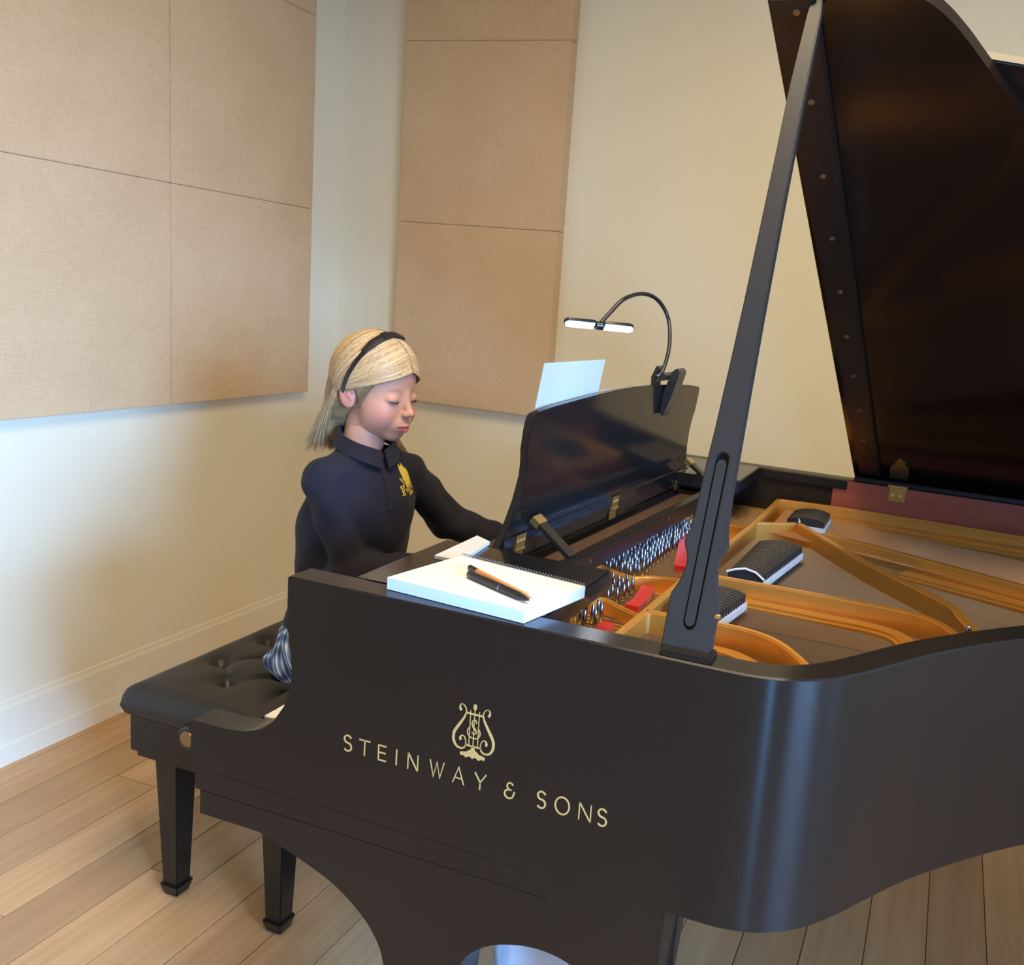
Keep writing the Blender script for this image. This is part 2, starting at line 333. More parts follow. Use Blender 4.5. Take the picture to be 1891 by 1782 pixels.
for i in range(len(rings) - 1):
    for k in range(6): bm.faces.new([rings[i][k], rings[i + 1][k], rings[i + 1][(k + 1) % 6], rings[i][(k + 1) % 6]])
cheek = [(0.045, 0.674), (0.045, 0.688), (0.038, 0.688), (0.038, 0.746), (0.041, 0.749), (0.105, 0.750), (0.139, 0.755), (0.167, 0.766), (0.186, 0.783), (0.203, 0.809), (0.212, 0.835), (0.215, 0.862), (0.212, 0.890), (0.2065, 0.925), (0.2055, 0.956), (0.2055, 0.997), (0.2085, 1.0), (0.30, 1.0), (0.30, 0.674)]
for y0, y1 in ((0, TH), (W - TH, W)):
    va = [bm.verts.new((u, y0, v)) for u, v in cheek]; vb = [bm.verts.new((u, y1, v)) for u, v in cheek]; n = len(cheek)
    for t in tessellate_polygon([[Vector((u, v, 0)) for u, v in cheek]]): bm.faces.new([va[k] for k in t]); bm.faces.new([vb[k] for k in t[::-1]])
    for i in range(n):
        if i != n - 2: bm.faces.new([va[i], vb[i], vb[(i + 1) % n], va[(i + 1) % n]])
pb('rim', bm, M['side'], smooth=True, auto=30)
# inner mahogany liner: bass side and tail
bm = bmesh.new(); seq = [(a, b) for a, b in zip(offset(outer, TH), offset(outer, TH + 0.004)) if not (a.y < 0.5 and a.x < 1.3) and not (a.y > 1.2 and a.x < 0.79)]
rg = [[bm.verts.new((a.x, a.y, 0.87)), bm.verts.new((a.x, a.y, 0.997)), bm.verts.new((b.x, b.y, 0.997)), bm.verts.new((b.x, b.y, 0.87))] for a, b in seq + [(Vector((0.765, W - TH, 0)), Vector((0.765, W - TH - 0.004, 0)))]]
for i in range(len(rg) - 1):
    for k in range(4): bm.faces.new([rg[i][k], rg[i + 1][k], rg[i + 1][(k + 1) % 4], rg[i][(k + 1) % 4]])
bm.faces.new(rg[0]); bm.faces.new(rg[-1][::-1])
pb('inner_rim_veneer', bm, M['mahog'], smooth=True, auto=40)
# key bed in two steps
bm = bmesh.new(); box(bm, 0.0455, 0.62, 0.0003, W - 0.0003, 0.641, 0.6735); pb('key_slip_rail', bm, M['side'], bevel=0.0004)
bm = bmesh.new(); box(bm, 0.055, 0.62, 0, W, 0.603, 0.6408); pb('key_bed', bm, M['side'], bevel=0.0004)
bm = bmesh.new(); box(bm, 0.052, 0.085, TH, W - TH, 0.6735, 0.722); pb('key_slip', bm, M['black'], bevel=0.002)
# keys
bm = bmesh.new(); box(bm, 0.088, 0.25, TH, W - TH, 0.6735, 0.70); pb('key_frame', bm, M['black'])
KW = 0.0249; ky0 = 0.083
bmk = bmesh.new(); box(bmk, 0, 0.150, 0.0006, KW - 0.0006, -0.022, 0); bmesh.ops.recalc_face_normals(bmk, faces=bmk.faces[:]); bmesh.ops.bevel(bmk, geom=bmk.edges[:], offset=0.0012, segments=1, affect='EDGES'); wk = bpy.data.meshes.new('white_key'); bmk.to_mesh(wk); bmk.free(); wk.materials.append(M['ivory'])
bmk = bmesh.new(); hexa(bmk, [(0.05, -0.0055, 0), (0.150, -0.0055, 0), (0.150, 0.0055, 0), (0.05, 0.0055, 0), (0.056, -0.0045, 0.012), (0.150, -0.0045, 0.012), (0.150, 0.0045, 0.012), (0.056, 0.0045, 0.012)]); bmesh.ops.recalc_face_normals(bmk, faces=bmk.faces[:]); bk = bpy.data.meshes.new('black_key'); bmk.to_mesh(bk); bmk.free(); bk.materials.append(M['gloss'])
# white keys numbered from the treble end (y small) ; C8 is the last note
for k in range(52):
    share('white_key', wk, (0.0985 - PL[0], ky0 + k * KW - PL[1], 0.735), P)
    # going down from C8: pattern of sharps between white k and k+1 (C-B none, B-A, A-G, G-F yes, F-E none, E-D, D-C yes)
    if k < 51 and (k % 7) in (1, 2, 3, 5, 6): share('black_key', bk, (0.0985 - PL[0], ky0 + (k + 1) * KW - PL[1], 0.735), P)
bm = bmesh.new(); prism(bm, [(0.252, 0.70), (0.268, 0.70), (0.275, 0.80), (0.268, 0.895), (0.255, 0.90), (0.262, 0.80)], lambda u, v, t: (u, t, v), TH, W - TH); pb('fallboard', bm, M['gloss'], smooth=True, auto=40)
bm = bmesh.new(); box(bm, 0.27, 0.31, TH, W - TH, 0.90, 0.958); pb('name_board_rail', bm, M['black'], bevel=0.002)
bm = bmesh.new(); box(bm, 0.275, 0.40, TH, W - TH, 0.70, 0.90); pb('action_housing', bm, M['damper'])
# cast plate
gold = M['gold']
def poly_strut(pts, wd, z0, z1, close=True):
    bm = bmesh.new(); pl = [Vector((*p, 0)) for p in pts]; a = offset(pl, wd / 2); b = offset(pl, -wd / 2)
    r = [[bm.verts.new((q.x, q.y, z)) for q, z in ((a_, z0), (a_, z1), (b_, z1), (b_, z0))] for a_, b_ in zip(a, b)]
    for i in range(len(r) - 1):
        for k in range(4): bm.faces.new([r[i][k], r[i + 1][k], r[i + 1][(k + 1) % 4], r[i][(k + 1) % 4]])
    bm.faces.new(r[0]); bm.faces.new(r[-1][::-1]); return bm
bm = bmesh.new(); box(bm, 0.385, 0.60, TH, W - TH, 0.86, 0.890); pb('plate', bm, gold, bevel=0.002)
inn = [p for p in inner if p.x > 0.59]
inn2 = [Vector((0.60, TH, 0))] + [p for p in inner if p.x > 0.62] + [Vector((0.60, W - TH, 0))]
bm = bmesh.new(); prism(bm, [(p.x, p.y) for p in inn2], XY, 0.842, 0.858); pb('soundboard', bm, M['sound'])
ZT = 0.93
def strut(pts, wd=0.013, z0=0.856, z1=ZT): pb('plate_strut', poly_strut(pts, wd, z0, z1), gold, bevel=0.0025, smooth=True, auto=50)
def flange(pts, wd, z0=0.856, z1=0.902): pb('plate_flange', poly_strut(pts, wd, z0, z1), gold, bevel=0.006, smooth=True, auto=60)
sm = lambda L, n=5: [(p.x, p.y) for p in catmull([(a, b, 0) for a, b in L], n)]
strut([(0.606, 0.05), (0.609, 0.195), (0.613, 0.364), (0.619, 0.641), (0.636, 1.079), (0.634, 1.392)])
strut([(0.634, 1.392), (0.80, 1.410), (1.0, 1.405), (1.22, 1.392), (1.6, 1.37), (1.88, 1.33)])
flange([(0.72, 1.375), (0.9, 1.368), (1.2, 1.345), (1.6, 1.32), (1.85, 1.28)], 0.055)
strut([(0.636, 1.079), (0.68, 1.108), (0.728, 1.147)], 0.014)
strut(sm([(0.722, 1.150), (0.906, 0.885), (1.06, 0.70), (1.09, 0.62), (1.115, 0.53), (1.125, 0.44)]), 0.020)
strut([(0.80, 1.075), (0.90, 1.045), (1.007, 0.997), (1.184, 0.921), (1.5, 0.80), (1.72, 0.76)], 0.014)
flange([(0.97, 0.965), (1.184, 0.885), (1.5, 0.765), (1.66, 0.73)], 0.05)
strut(sm([(0.62, 0.60), (0.78, 0.602), (0.93, 0.602), (1.01, 0.595), (1.055, 0.565), (1.09, 0.50), (1.115, 0.42)]), 0.015)
flange(sm([(0.715, 0.575), (0.85, 0.572), (0.95, 0.568), (0.995, 0.545), (1.015, 0.50)]), 0.038)
strut(sm([(0.612, 0.345), (0.70, 0.350), (0.764, 0.352), (0.821, 0.330), (0.865, 0.280), (0.895, 0.225), (0.912, 0.165)]), 0.013)
flange(sm([(0.70, 0.315), (0.76, 0.312), (0.80, 0.285), (0.83, 0.235), (0.84, 0.18)]), 0.035)
# webs between the tuning pin fields
for L in ([(0.43, 0.560), (0.45, 0.572), (0.48, 0.556), (0.52, 0.540), (0.545, 0.560), (0.575, 0.572), (0.612, 0.575)],
          [(0.50, 0.385), (0.525, 0.395), (0.56, 0.372), (0.61, 0.345)],
          [(0.40, 0.90), (0.45, 1.060), (0.55, 1.065), (0.62, 1.066)]):
    strut(sm(L), 0.010, 0.888, 0.918)
bm = bmesh.new(); box(bm, 0.39, 0.615, TH, 0.075, 0.888, 0.915); pb('plate_flange', bm, gold, bevel=0.004)
bm = bmesh.new(); box(bm, 0.60, 0.612, 0.07, 1.06, 0.858, 0.893); pb('agraffe_bar', bm, gold, bevel=0.003)
bm = bmesh.new(); tube(bm, [(0.6185, 0.3385, 0.87), (0.6185, 0.3385, 0.926)], 0.004, 10); pb('plate_post', bm, M['gilt'], smooth=True, auto=50)
for (a, b, c) in ((0.726, 1.148, 0.93), (1.108, 0.515, 0.93), (1.098, 0.548, 0.93)):
    bm = bmesh.new(); lathe(bm, [(0.005, c - 0.002), (0.005, c + 0.004), (0.003, c + 0.009), (0.0012, c + 0.010)], a, b, 10); pb('plate_bolt', bm, M['steel'], smooth=True, auto=40)
# red felt under the strings
for pts in ([(0.565, 0.42), (0.567, 0.462), (0.555, 0.540)], [(0.562, 0.275), (0.560, 0.322)], [(0.50, 0.985), (0.53, 0.86), (0.568, 0.70)]):
    pb('felt_strip', poly_strut(pts, 0.024, 0.890, 0.906), M['felt'])
# tuning pins
bmk = bmesh.new(); lathe(bmk, [(0.0035, 0), (0.0035, 0.022), (0.0030, 0.024), (0.0026, 0.034), (0.0014, 0.035)], 0, 0, 8); pin = bpy.data.meshes.new('tuning_pin'); bmesh.ops.recalc_face_normals(bmk, faces=bmk.faces[:]); bmk.to_mesh(pin); bmk.free(); pin.materials.append(M['steel'])
pin.polygons.foreach_set('use_smooth', [True] * len(pin.polygons))
cnt = 0; heads = []
for (ya, yb, n, xa, xb) in ((0.425, 0.530, 9, 0.440, 0.535), (0.590, 1.040, 36, 0.418, 0.516), (1.09, 1.37, 13, 0.41, 0.50), (0.30, 0.37, 5, 0.45, 0.54)):
    for i in range(n):
        for r in range({36: 5, 13: 3}.get(n, 4)):
            x = xa + (xb - xa) * (r + 0.5 * (i % 2)) / (3.6 if n < 36 else 4.6) + random.uniform(-.0015, .0015); y = ya + (yb - ya) * (i + 0.3 * (r % 2)) / (n - 0.5)
            share('tuning_pin', pin, (x - PL[0], y - PL[1], 0.890), P, rot=(random.uniform(-.03, .03), -0.04, random.uniform(0, 3))); cnt += 1
            heads.append((x, y))
# strings
bm = bmesh.new()
def inside_end(y):   # x where the inner rim crosses y on the treble side
    best = 0.86
    for a, b in zip(inner[:-1], inner[1:]):
        if a.y < 1.0 and (a.y - y) * (b.y - y) <= 0 and b.y != a.y: best = a.x + (b.x - a.x) * (y - a.y) / (b.y - a.y)
    return best
def string_line(p, q, r, b):
    d = Vector(q) - Vector(p); s = d.cross(Vector((0, 0, 1))).normalized() * r; u = Vector((0, 0, r))
    vs = [b.verts.new(Vector(c) + o) for c in (p, q) for o in (s - u * .5, -s - u * .5, u)]
    for k in range(3): b.faces.new([vs[k], vs[(k + 1) % 3], vs[3 + (k + 1) % 3], vs[3 + k]])
y = 0.10
while y < 1.06:
    if not (0.335 < y < 0.37 or 0.585 < y < 0.62):
        xe = min(inside_end(y + 0.02) - 0.06, 1.55) if y < 0.9 else 1.62
        string_line((0.605, y, 0.896), (xe, y + 0.012 * (xe - 0.6), 0.885), 0.00055, bm)
    y += 0.0046
for x, y in heads: string_line((x, y, 0.899), (0.604, y, 0.896), 0.0005, bm)
o = pb('steel_strings', bm, M['string']); o['kind'] = 'stuff'
for i in range(40):
    f_ = i / 39; y0 = 1.095 + 0.27 * f_; b = bmesh.new()
    tube(b, [(0.66, y0, 0.908), (1.10 + 0.05 * f_, y0 - 0.14, 0.909), (1.70 + 0.2 * f_, y0 - 0.36 + 0.04 * f_, 0.902)], 0.0011 + 0.0012 * f_, 5)
    pb('bass_string', b, M['copper'], smooth=True)
# hitch pins and bridge along the curved side
bm = bmesh.new()
for d, st, rr in ((0.030, 1, 0.0016), (0.062, 1, 0.0019)):
    pl = offset(outer, TH + d)
    for i in range(len(pl) - 1):
        a, b = pl[i], pl[i + 1]
        if a.x < 0.80 or a.y > 0.72: continue
        n = max(1, int((b - a).length / (0.0075 if d < .04 else 0.011)))
        for k in range(n):
            p = a.lerp(b, k / n); tube(bm, [(p.x, p.y, 0.858), (p.x, p.y, 0.890 if d < .04 else 0.899)], rr, 5)
o = pb('hitch_pins', bm, M['copper']); o['kind'] = 'stuff'
pl = [p for p in offset(outer, TH + 0.045) if p.x > 0.86 and p.y < 0.75]
pb('hitch_plate', poly_strut([(p.x, p.y) for p in pl], 0.075, 0.856, 0.868), gold, smooth=True, auto=40)
pl = [p for p in offset(outer, TH + 0.16) if p.x > 0.75 and p.y < 1.0 and p.x < 1.75]
pb('bridge', poly_strut([(p.x, p.y) for p in pl], 0.028, 0.856, 0.884), M['sound'], smooth=True, auto=40)
# dampers
def damper(y, x0, x1, big=False):
    bm = bmesh.new(); t = 0.0042
    pr = [(x0, 0.920), (x1, 0.920), (x1, 0.934), (x1 - 0.016, 0.939), ((x0 + x1) / 2, 0.941), (x0 + 0.016, 0.936), (x0, 0.930)]
    prism(bm, pr, XZ, y - t, y + t); d = pb('damper', bm, M['damper'])
    b = bmesh.new(); box(b, x0 + 0.002, x1 + 0.004, y - t * 0.9, y + t * 0.9, 0.907, 0.9198); f = from_bm('damper_felt', b, M['wfelt'], d)
for k in range(21): y = 0.645 + k * 0.0128; damper(y, 0.676 + 0.004 * k / 20, 0.742 + 0.030 * k / 20)
for k in range(11): y = 0.388 + k * 0.0118; damper(y, 0.655, 0.722 + 0.016 * k / 10)
for k in range(10): y = 1.172 + k * 0.0118; damper(y, 0.695, 0.782)
for x0, x1, y0, y1 in ((0.700, 0.752, 0.640, 0.643), ):
    bm = bmesh.new(); tube(bm, [(0.674, 0.637, 0.931), (0.690, 0.637, 0.938), (0.708, 0.637, 0.942), (0.728, 0.637, 0.938), (0.745, 0.637, 0.926)], 0.0022, 6); pb('damper_end_felt', bm, M['wfelt'])

# flat shelves either side of the desk (music desk tray)
for y0, y1 in ((TH, 0.292), (W - 0.292, W - TH)):
    bm = bmesh.new(); box(bm, 0.280, 0.568, y0, y1, 0.968, 1.0005); pb('desk_shelf', bm, M['gloss'], bevel=0.0025, smooth=True, auto=60)
bm = bmesh.new(); box(bm, 0.58, 0.80, W - TH - 0.012, W - TH, 0.975, 0.998); pb('spine_rail', bm, M['black'], bevel=0.002)
# ---- music desk, slightly skewed on its slides
DA = Vector((0.355, 0.304, 0.975)); DU = Vector((0.0564, 0.9984, 0)); DW = Vector((0.9984, -0.0564, 0)); LEAN = 0.03 / 0.255
def desk(u, w_, z): q = DA + DU * u + DW * (w_ + (z - 0.975) * LEAN); return (q.x, q.y, z)
def deskf(u, w_, z): q = DA + DU * u + DW * w_; return (q.x, q.y, z)
half = [(0.0, 0.957), (0.012, 0.975), (0.030, 1.0), (0.050, 1.030), (0.064, 1.065), (0.072, 1.105), (0.069, 1.130), (0.062, 1.152), (0.060, 1.185), (0.062, 1.206), (0.070, 1.213)]
top = [(0.13, 1.2195), (0.21, 1.2245), (0.30, 1.2295), (0.40, 1.2335), (0.493, 1.235)]
CU = 0.493
L = half + top; loop = L + [(2 * CU - u, z) for u, z in L[::-1][1:]]
bm = bmesh.new(); prism(bm, loop, lambda u, v, t: desk(u, t, v), -0.014, 0.0); pb('music_desk', bm, M['gloss'], bevel=0.0025, smooth=True, auto=50)
bm = bmesh.new(); prism(bm, [(0.03, 0.0), (0.955, 0.0), (0.955, 0.018), (0.03, 0.018)], lambda u, v, t: desk(u, t, 0.985 + v), 0.0, 0.004); pb('desk_moulding', bm, M['gloss'])
bm = bmesh.new(); box(bm, 0, 1, 0, 1, 0, 1); bm.free()
def dbox(u0, u1, w0, w1, z0, z1):
    bm = bmesh.new(); hexa(bm, [deskf(u0, w0, z0), deskf(u0, w1, z0), deskf(u1, w1, z0), deskf(u1, w0, z0), deskf(u0, w0, z1), deskf(u0, w1, z1), deskf(u1, w1, z1), deskf(u1, w0, z1)]); return bm
pb('desk_frame', dbox(0.02, 0.965, 0.088, 0.110, 0.940, 0.975), M['black'], bevel=0.002)
pb('desk_frame', dbox(0.02, 0.965, -0.03, 0.0, 0.935, 0.953), M['black'], bevel=0.002)
pb('desk_frame', dbox(0.03, 0.07, 0.0, 0.088, 0.940, 0.950), M['walnut'], bevel=0.001)
pb('desk_frame', dbox(0.915, 0.955, 0.0, 0.088, 0.940, 0.950), M['walnut'], bevel=0.001)
pb('desk_frame', dbox(0.03, 0.955, 0.012, 0.05, 0.936, 0.944), M['walnut'], bevel=0.001)
for u in (0.087, 0.493, 0.897):
    bm = dbox(u - 0.016, u + 0.016, 0.0005, 0.0030, 0.953, 0.985)
    a = [desk(u - 0.016, 0.0008, 0.975)]
    h = pb('desk_hinge', bm, M['brass'])
    b = bmesh.new(); hexa(b, [desk(u - 0.016, 0.0005, 0.978), desk(u - 0.016, 0.0055, 0.978), desk(u + 0.016, 0.0055, 0.978), desk(u + 0.016, 0.0005, 0.978), desk(u - 0.016, 0.0005, 1.003), desk(u - 0.016, 0.0055, 1.003), desk(u + 0.016, 0.0055, 1.003), desk(u + 0.016, 0.0005, 1.003)])
    tube(b, [desk(u - 0.017, 0.005, 0.975), desk(u + 0.017, 0.005, 0.975)], 0.0032, 8); f = from_bm('hinge_leaf', b, M['brass'], h)
    for du in (-.01, 0, .01):
        b = bmesh.new(); q = desk(u + du, 0.0055, 0.992); tube(b, [q, (q[0] + 0.001, q[1], q[2])], 0.002, 8); from_bm('screw', b, M['gilt'], h)
for u in (0.115, 0.915):
    a, c = Vector(desk(u, 0.010, 1.028)), Vector(deskf(u - 0.01, 0.096, 0.975))
    bm = bmesh.new(); s = DU * 0.0135; nrm = (c - a).cross(DU).normalized() * 0.004
    hexa(bm, [a - s - nrm, c - s - nrm, c + s - nrm, a + s - nrm, a - s + nrm, c - s + nrm, c + s + nrm, a + s + nrm]); sp = pb('desk_support_arm', bm, M['black'], bevel=0.0015)
    b = bmesh.new(); a2 = a + (c - a).normalized() * 0.018; s2 = s * 1.06; n2 = nrm * 1.5
    hexa(b, [a - s2 - n2, a2 - s2 - n2, a2 + s2 - n2, a + s2 - n2, a - s2 + n2, a2 - s2 + n2, a2 + s2 + n2, a + s2 + n2]); from_bm('arm_bracket', b, M['brass'], sp)
for u in (0.15, 0.545):
    bm = bmesh.new(); q = deskf(u, 0.1100, 0.960); tube(bm, [q, (q[0] + 0.0015, q[1], q[2])], 0.0042, 10); pb('screw', bm, M['string'])

# ---- lid
LA = math.radians(33); cL, sL = math.cos(LA), math.sin(LA)
def lid(x, s, n): return (x, W - s * cL - n * sL, 1.004 + s * sL - n * cL)       # n = depth below the underside
fr = lambda s: 0.812 - 0.082 * s / 1.35
oc = [(p.x, (W - p.y)) for p in outer if p.x > 0.80]
lo = [(fr(0), 0.0)] + [(fr(1.35), 1.35), (fr(1.485), 1.485)] + [(x, s + 0.008) for x, s in oc if x > 0.83 and s > 0.02]
lo = [q for i, q in enumerate(lo) if not (i > 2 and q[1] < 0.03)] + [(1.80, 0.0)]
bm = bmesh.new(); prism(bm, lo, lambda u, v, t: lid(u, v, t), 0.0, -0.020); bmesh.ops.triangulate(bm, faces=[f for f in bm.faces if len(f.verts) > 4])
LID = pb('lid', bm, M['lidblack'], bevel=0.0)
fl_loop = [(fr(0.03) + 0.004, 0.03), (fr(1.40) + 0.004, 1.40), (fr(1.40) + 0.48, 1.30), (fr(0.03) + 0.52, 0.03)]
bm = bmesh.new(); prism(bm, fl_loop, lambda u, v, t: lid(u, v, t), -0.021, -0.037); o = from_bm('folded_front_flap', bm, M['gloss'], LID, bevel=0.002)
bm = bmesh.new()
def l2(s, k): # batten edges
    y = W - s * cL; a = 0.750 + (y - 0.513) * (0.825 - 0.750) / (1.421 - 0.513); b = 0.801 + (y - 0.417) * (0.877 - 0.801) / (1.407 - 0.417); return a if k == 0 else b
prism(bm, [(l2(0.055, 0), 0.055), (l2(1.47, 0), 1.47), (l2(1.47, 1), 1.47), (l2(0.055, 1), 0.055)], lambda u, v, t: lid(u, v, t), 0.0002, 0.014)
from_bm('lid_batten', bm, M['black'], LID, bevel=0.002)
for (x, y) in ((0.763, 0.2585), (0.773, 0.383), (0.783, 0.508), (0.791, 0.634), (0.800, 0.762), (0.809, 0.887), (0.819, 1.014), (0.830, 1.140), (0.838, 1.265)):
    s = (W - y) / cL; b = bmesh.new(); tube(b, [lid(x, s, 0.013), lid(x, s, 0.0155)], 0.0046, 12); from_bm('batten_screw', b, M['dull'], LID)
bm = bmesh.new(); box(bm, 0.815, 1.80, W - 0.043, W - 0.001, 1.0, 1.010); pb('reflection_cover', bm, M['black'])  # added black strip covering the bright grazing reflection on the rim top
# hinge
bm = bmesh.new(); box(bm, 0.905, 0.947, W - TH - 0.006, W - TH - 0.004, 0.962, 0.9965); box(bm, 0.902, 0.950, W - TH - 0.009, W - TH - 0.001, 0.997, 1.0035)
HG = pb('lid_hinge', bm, M['brass'], bevel=0.001)
b = bmesh.new(); prism(b, [(0.903, 0.030), (0.945, 0.030), (0.948, 0.075), (0.943, 0.105), (0.934, 0.118), (0.938, 0.130), (0.930, 0.142), (0.924, 0.156), (0.918, 0.142), (0.911, 0.130), (0.914, 0.118), (0.904, 0.105), (0.900, 0.075)], lambda u, v, t: lid(u, v, t), 0.0005, 0.004); from_bm('hinge_leaf', b, M['brass'], HG)
for x in (0.915, 0.935): b = bmesh.new(); tube(b, [(x, W - TH - 0.0055, 0.978), (x, W - TH - 0.0085, 0.978)], 0.0035, 8); from_bm('screw', b, M['gilt'], HG)
# ---- lid prop
PO = Vector((0.762, 0.023, 1.0)); PD = Vector((0, 0.22, 0.795)).normalized(); PN = Vector((1, 0, 0)).cross(PD) # points away from lid side (-y, +z)... 
PLf = [(-0.0313, -0.002), (-0.031, 0.0218), (-0.0308, 0.0472), (-0.0298, 0.0685), (-0.0243, 0.0801), (-0.0203, 0.0901), (-0.0181, 0.099), (-0.0172, 0.1094), (-0.0187, 0.1181), (-0.0225, 0.1263), (-0.0243, 0.1327), (-0.023, 0.1400), (-0.0190, 0.1526), (-0.0175, 0.1655), (-0.016, 0.1903), (-0.0140, 0.2273), (-0.0107, 0.2702), (-0.0080, 0.316), (-0.0045, 0.377), (-0.0015, 0.4328), (0.0026, 0.5259), (0.0068, 0.6258), (0.0088, 0.6841), (0.0108, 0.7205), (0.0165, 0.800), (0.019, 0.825)]
PRt = [(0.0290, -0.002), (0.0295, 0.013), (0.0292, 0.0285), (0.0293, 0.0496), (0.0302, 0.0601), (0.0295, 0.0678), (0.024, 0.0817), (0.0213, 0.0952), (0.0203, 0.1071), (0.0219, 0.1172), (0.0251, 0.1256), (0.0285, 0.1351), (0.0265, 0.1435), (0.0245, 0.1553), (0.0239, 0.172), (0.0233, 0.1963), (0.0233, 0.2252), (0.0238, 0.2483), (0.0243, 0.335), (0.0251, 0.4167), (0.0262, 0.4872), (0.0275, 0.5647), (0.029, 0.6266), (0.0301, 0.6829), (0.031, 0.7066), (0.034, 0.800), (0.033, 0.825)]
outl = PLf + PRt[::-1]
def pp(u, v, t): q = PO + Vector((u, 0, 0)) + PD * v + PN * t; return (q.x, q.y, q.z)
def slot(wd, a, b):  # rounded ends slot centred on a slanted line
    c = lambda v: 0.0052 + (v - 0.24) * (0.0052 + 0.0015) / 0.205
    pts = [(c(a) - wd, a), (c(b) - wd, b)] + [(c(b) - wd * math.cos(k * PI / 8), b + wd * math.sin(k * PI / 8)) for k in range(1, 8)] + [(c(b) + wd, b), (c(a) + wd, a)] + [(c(a) + wd * math.cos(k * PI / 8), a - wd * 1.2 * math.sin(k * PI / 8)) for k in range(1, 8)]
    return pts
hole = slot(0.0078, 0.038, 0.238)
bm = bmesh.new(); es = []
for lp in (outl, hole):
    vs = [bm.verts.new(pp(u, v, 0)) for u, v in lp]
    for i in range(len(vs)): es.append(bm.edges.new((vs[i], vs[(i + 1) % len(vs)])))
bmesh.ops.triangle_fill(bm, use_beauty=True, use_dissolve=False, edges=es)
ret = bmesh.ops.extrude_face_region(bm, geom=bm.faces[:]); 
# PN direction: choose thickness away from camera
bmesh.ops.translate(bm, verts=[v for v in ret['geom'] if isinstance(v, bmesh.types.BMVert)], vec=-PN * 0.018 if PN.y < 0 else PN * 0.018)
SG = -1 if PN.y < 0 else 1
PR = pb('lid_prop', bm, M['prop'], bevel=0.0028, smooth=True, auto=60)
b = bmesh.new(); prism(b, slot(0.0079, 0.037, 0.239), lambda u, v, t: pp(u, v, t * SG), 0.012, 0.0165); from_bm('slot_backing', b, M['black'], PR)
b = bmesh.new(); prism(b, slot(0.0062, 0.040, 0.231), lambda u, v, t: pp(u, v, t * SG), 0.0006, 0.012); from_bm('half_prop', b, M['prop'], PR, bevel=0.0010)
bm = bmesh.new(); box(bm, 0.735, 0.797, 0.004, 0.043, 0.9985, 1.0065); pb('prop_foot', bm, M['black'], bevel=0.002)
bm = bmesh.new(); tube(bm, [pp(0.026, 0.05, 0.004 * SG), pp(0.034, 0.05, 0.004 * SG)], 0.0035, 10); pb('prop_pivot', bm, M['brass'])

# ---- lettering and emblem inlaid on the side
def ribbon(bm, pts, wd, closed=False, y0=-0.0006):
    n = len(pts); ws = wd if hasattr(wd, '__len__') else [wd] * n; Lp = []; Rp = []
    for i in range(n):
        a = Vector(pts[(i - 1) % n] if closed else pts[max(i - 1, 0)]); b = Vector(pts[(i + 1) % n] if closed else pts[min(i + 1, n - 1)]); p = Vector(pts[i])
        t1 = (p - a); t2 = (b - p); t1 = t1.normalized() if t1.length > 1e-9 else t2.normalized(); t2 = t2.normalized() if t2.length > 1e-9 else t1
        t = (t1 + t2).normalized(); m = Vector((-t.y, t.x)); k = 1 / max(0.45, m.dot(Vector((-t1.y, t1.x))))
        Lp.append(p + m * ws[i] / 2 * k); Rp.append(p - m * ws[i] / 2 * k)
    va = [(bm.verts.new((l.x, y0, l.y)), bm.verts.new((r.x, y0, r.y)), bm.verts.new((l.x, 0.0002, l.y)), bm.verts.new((r.x, 0.0002, r.y))) for l, r in zip(Lp, Rp)]
    for i in range(n if closed else n - 1):
        a, b = va[i], va[(i + 1) % n]; bm.faces.new([a[0], a[1], b[1], b[0]]); bm.faces.new([a[0], b[0], b[2], a[2]]); bm.faces.new([a[1], a[3], b[3], b[1]])
    if not closed: bm.faces.new([va[0][0], va[0][2], va[0][3], va[0][1]]); bm.faces.new([va[-1][1], va[-1][3], va[-1][2], va[-1][0]])
def arc(cx, cz, rx, rz, a0, a1, n=14): return [(cx + rx * math.cos(math.radians(a0 + (a1 - a0) * i / n)), cz + rz * math.sin(math.radians(a0 + (a1 - a0) * i / n))) for i in range(n + 1)]
hL = 0.0232; T = 0.0017
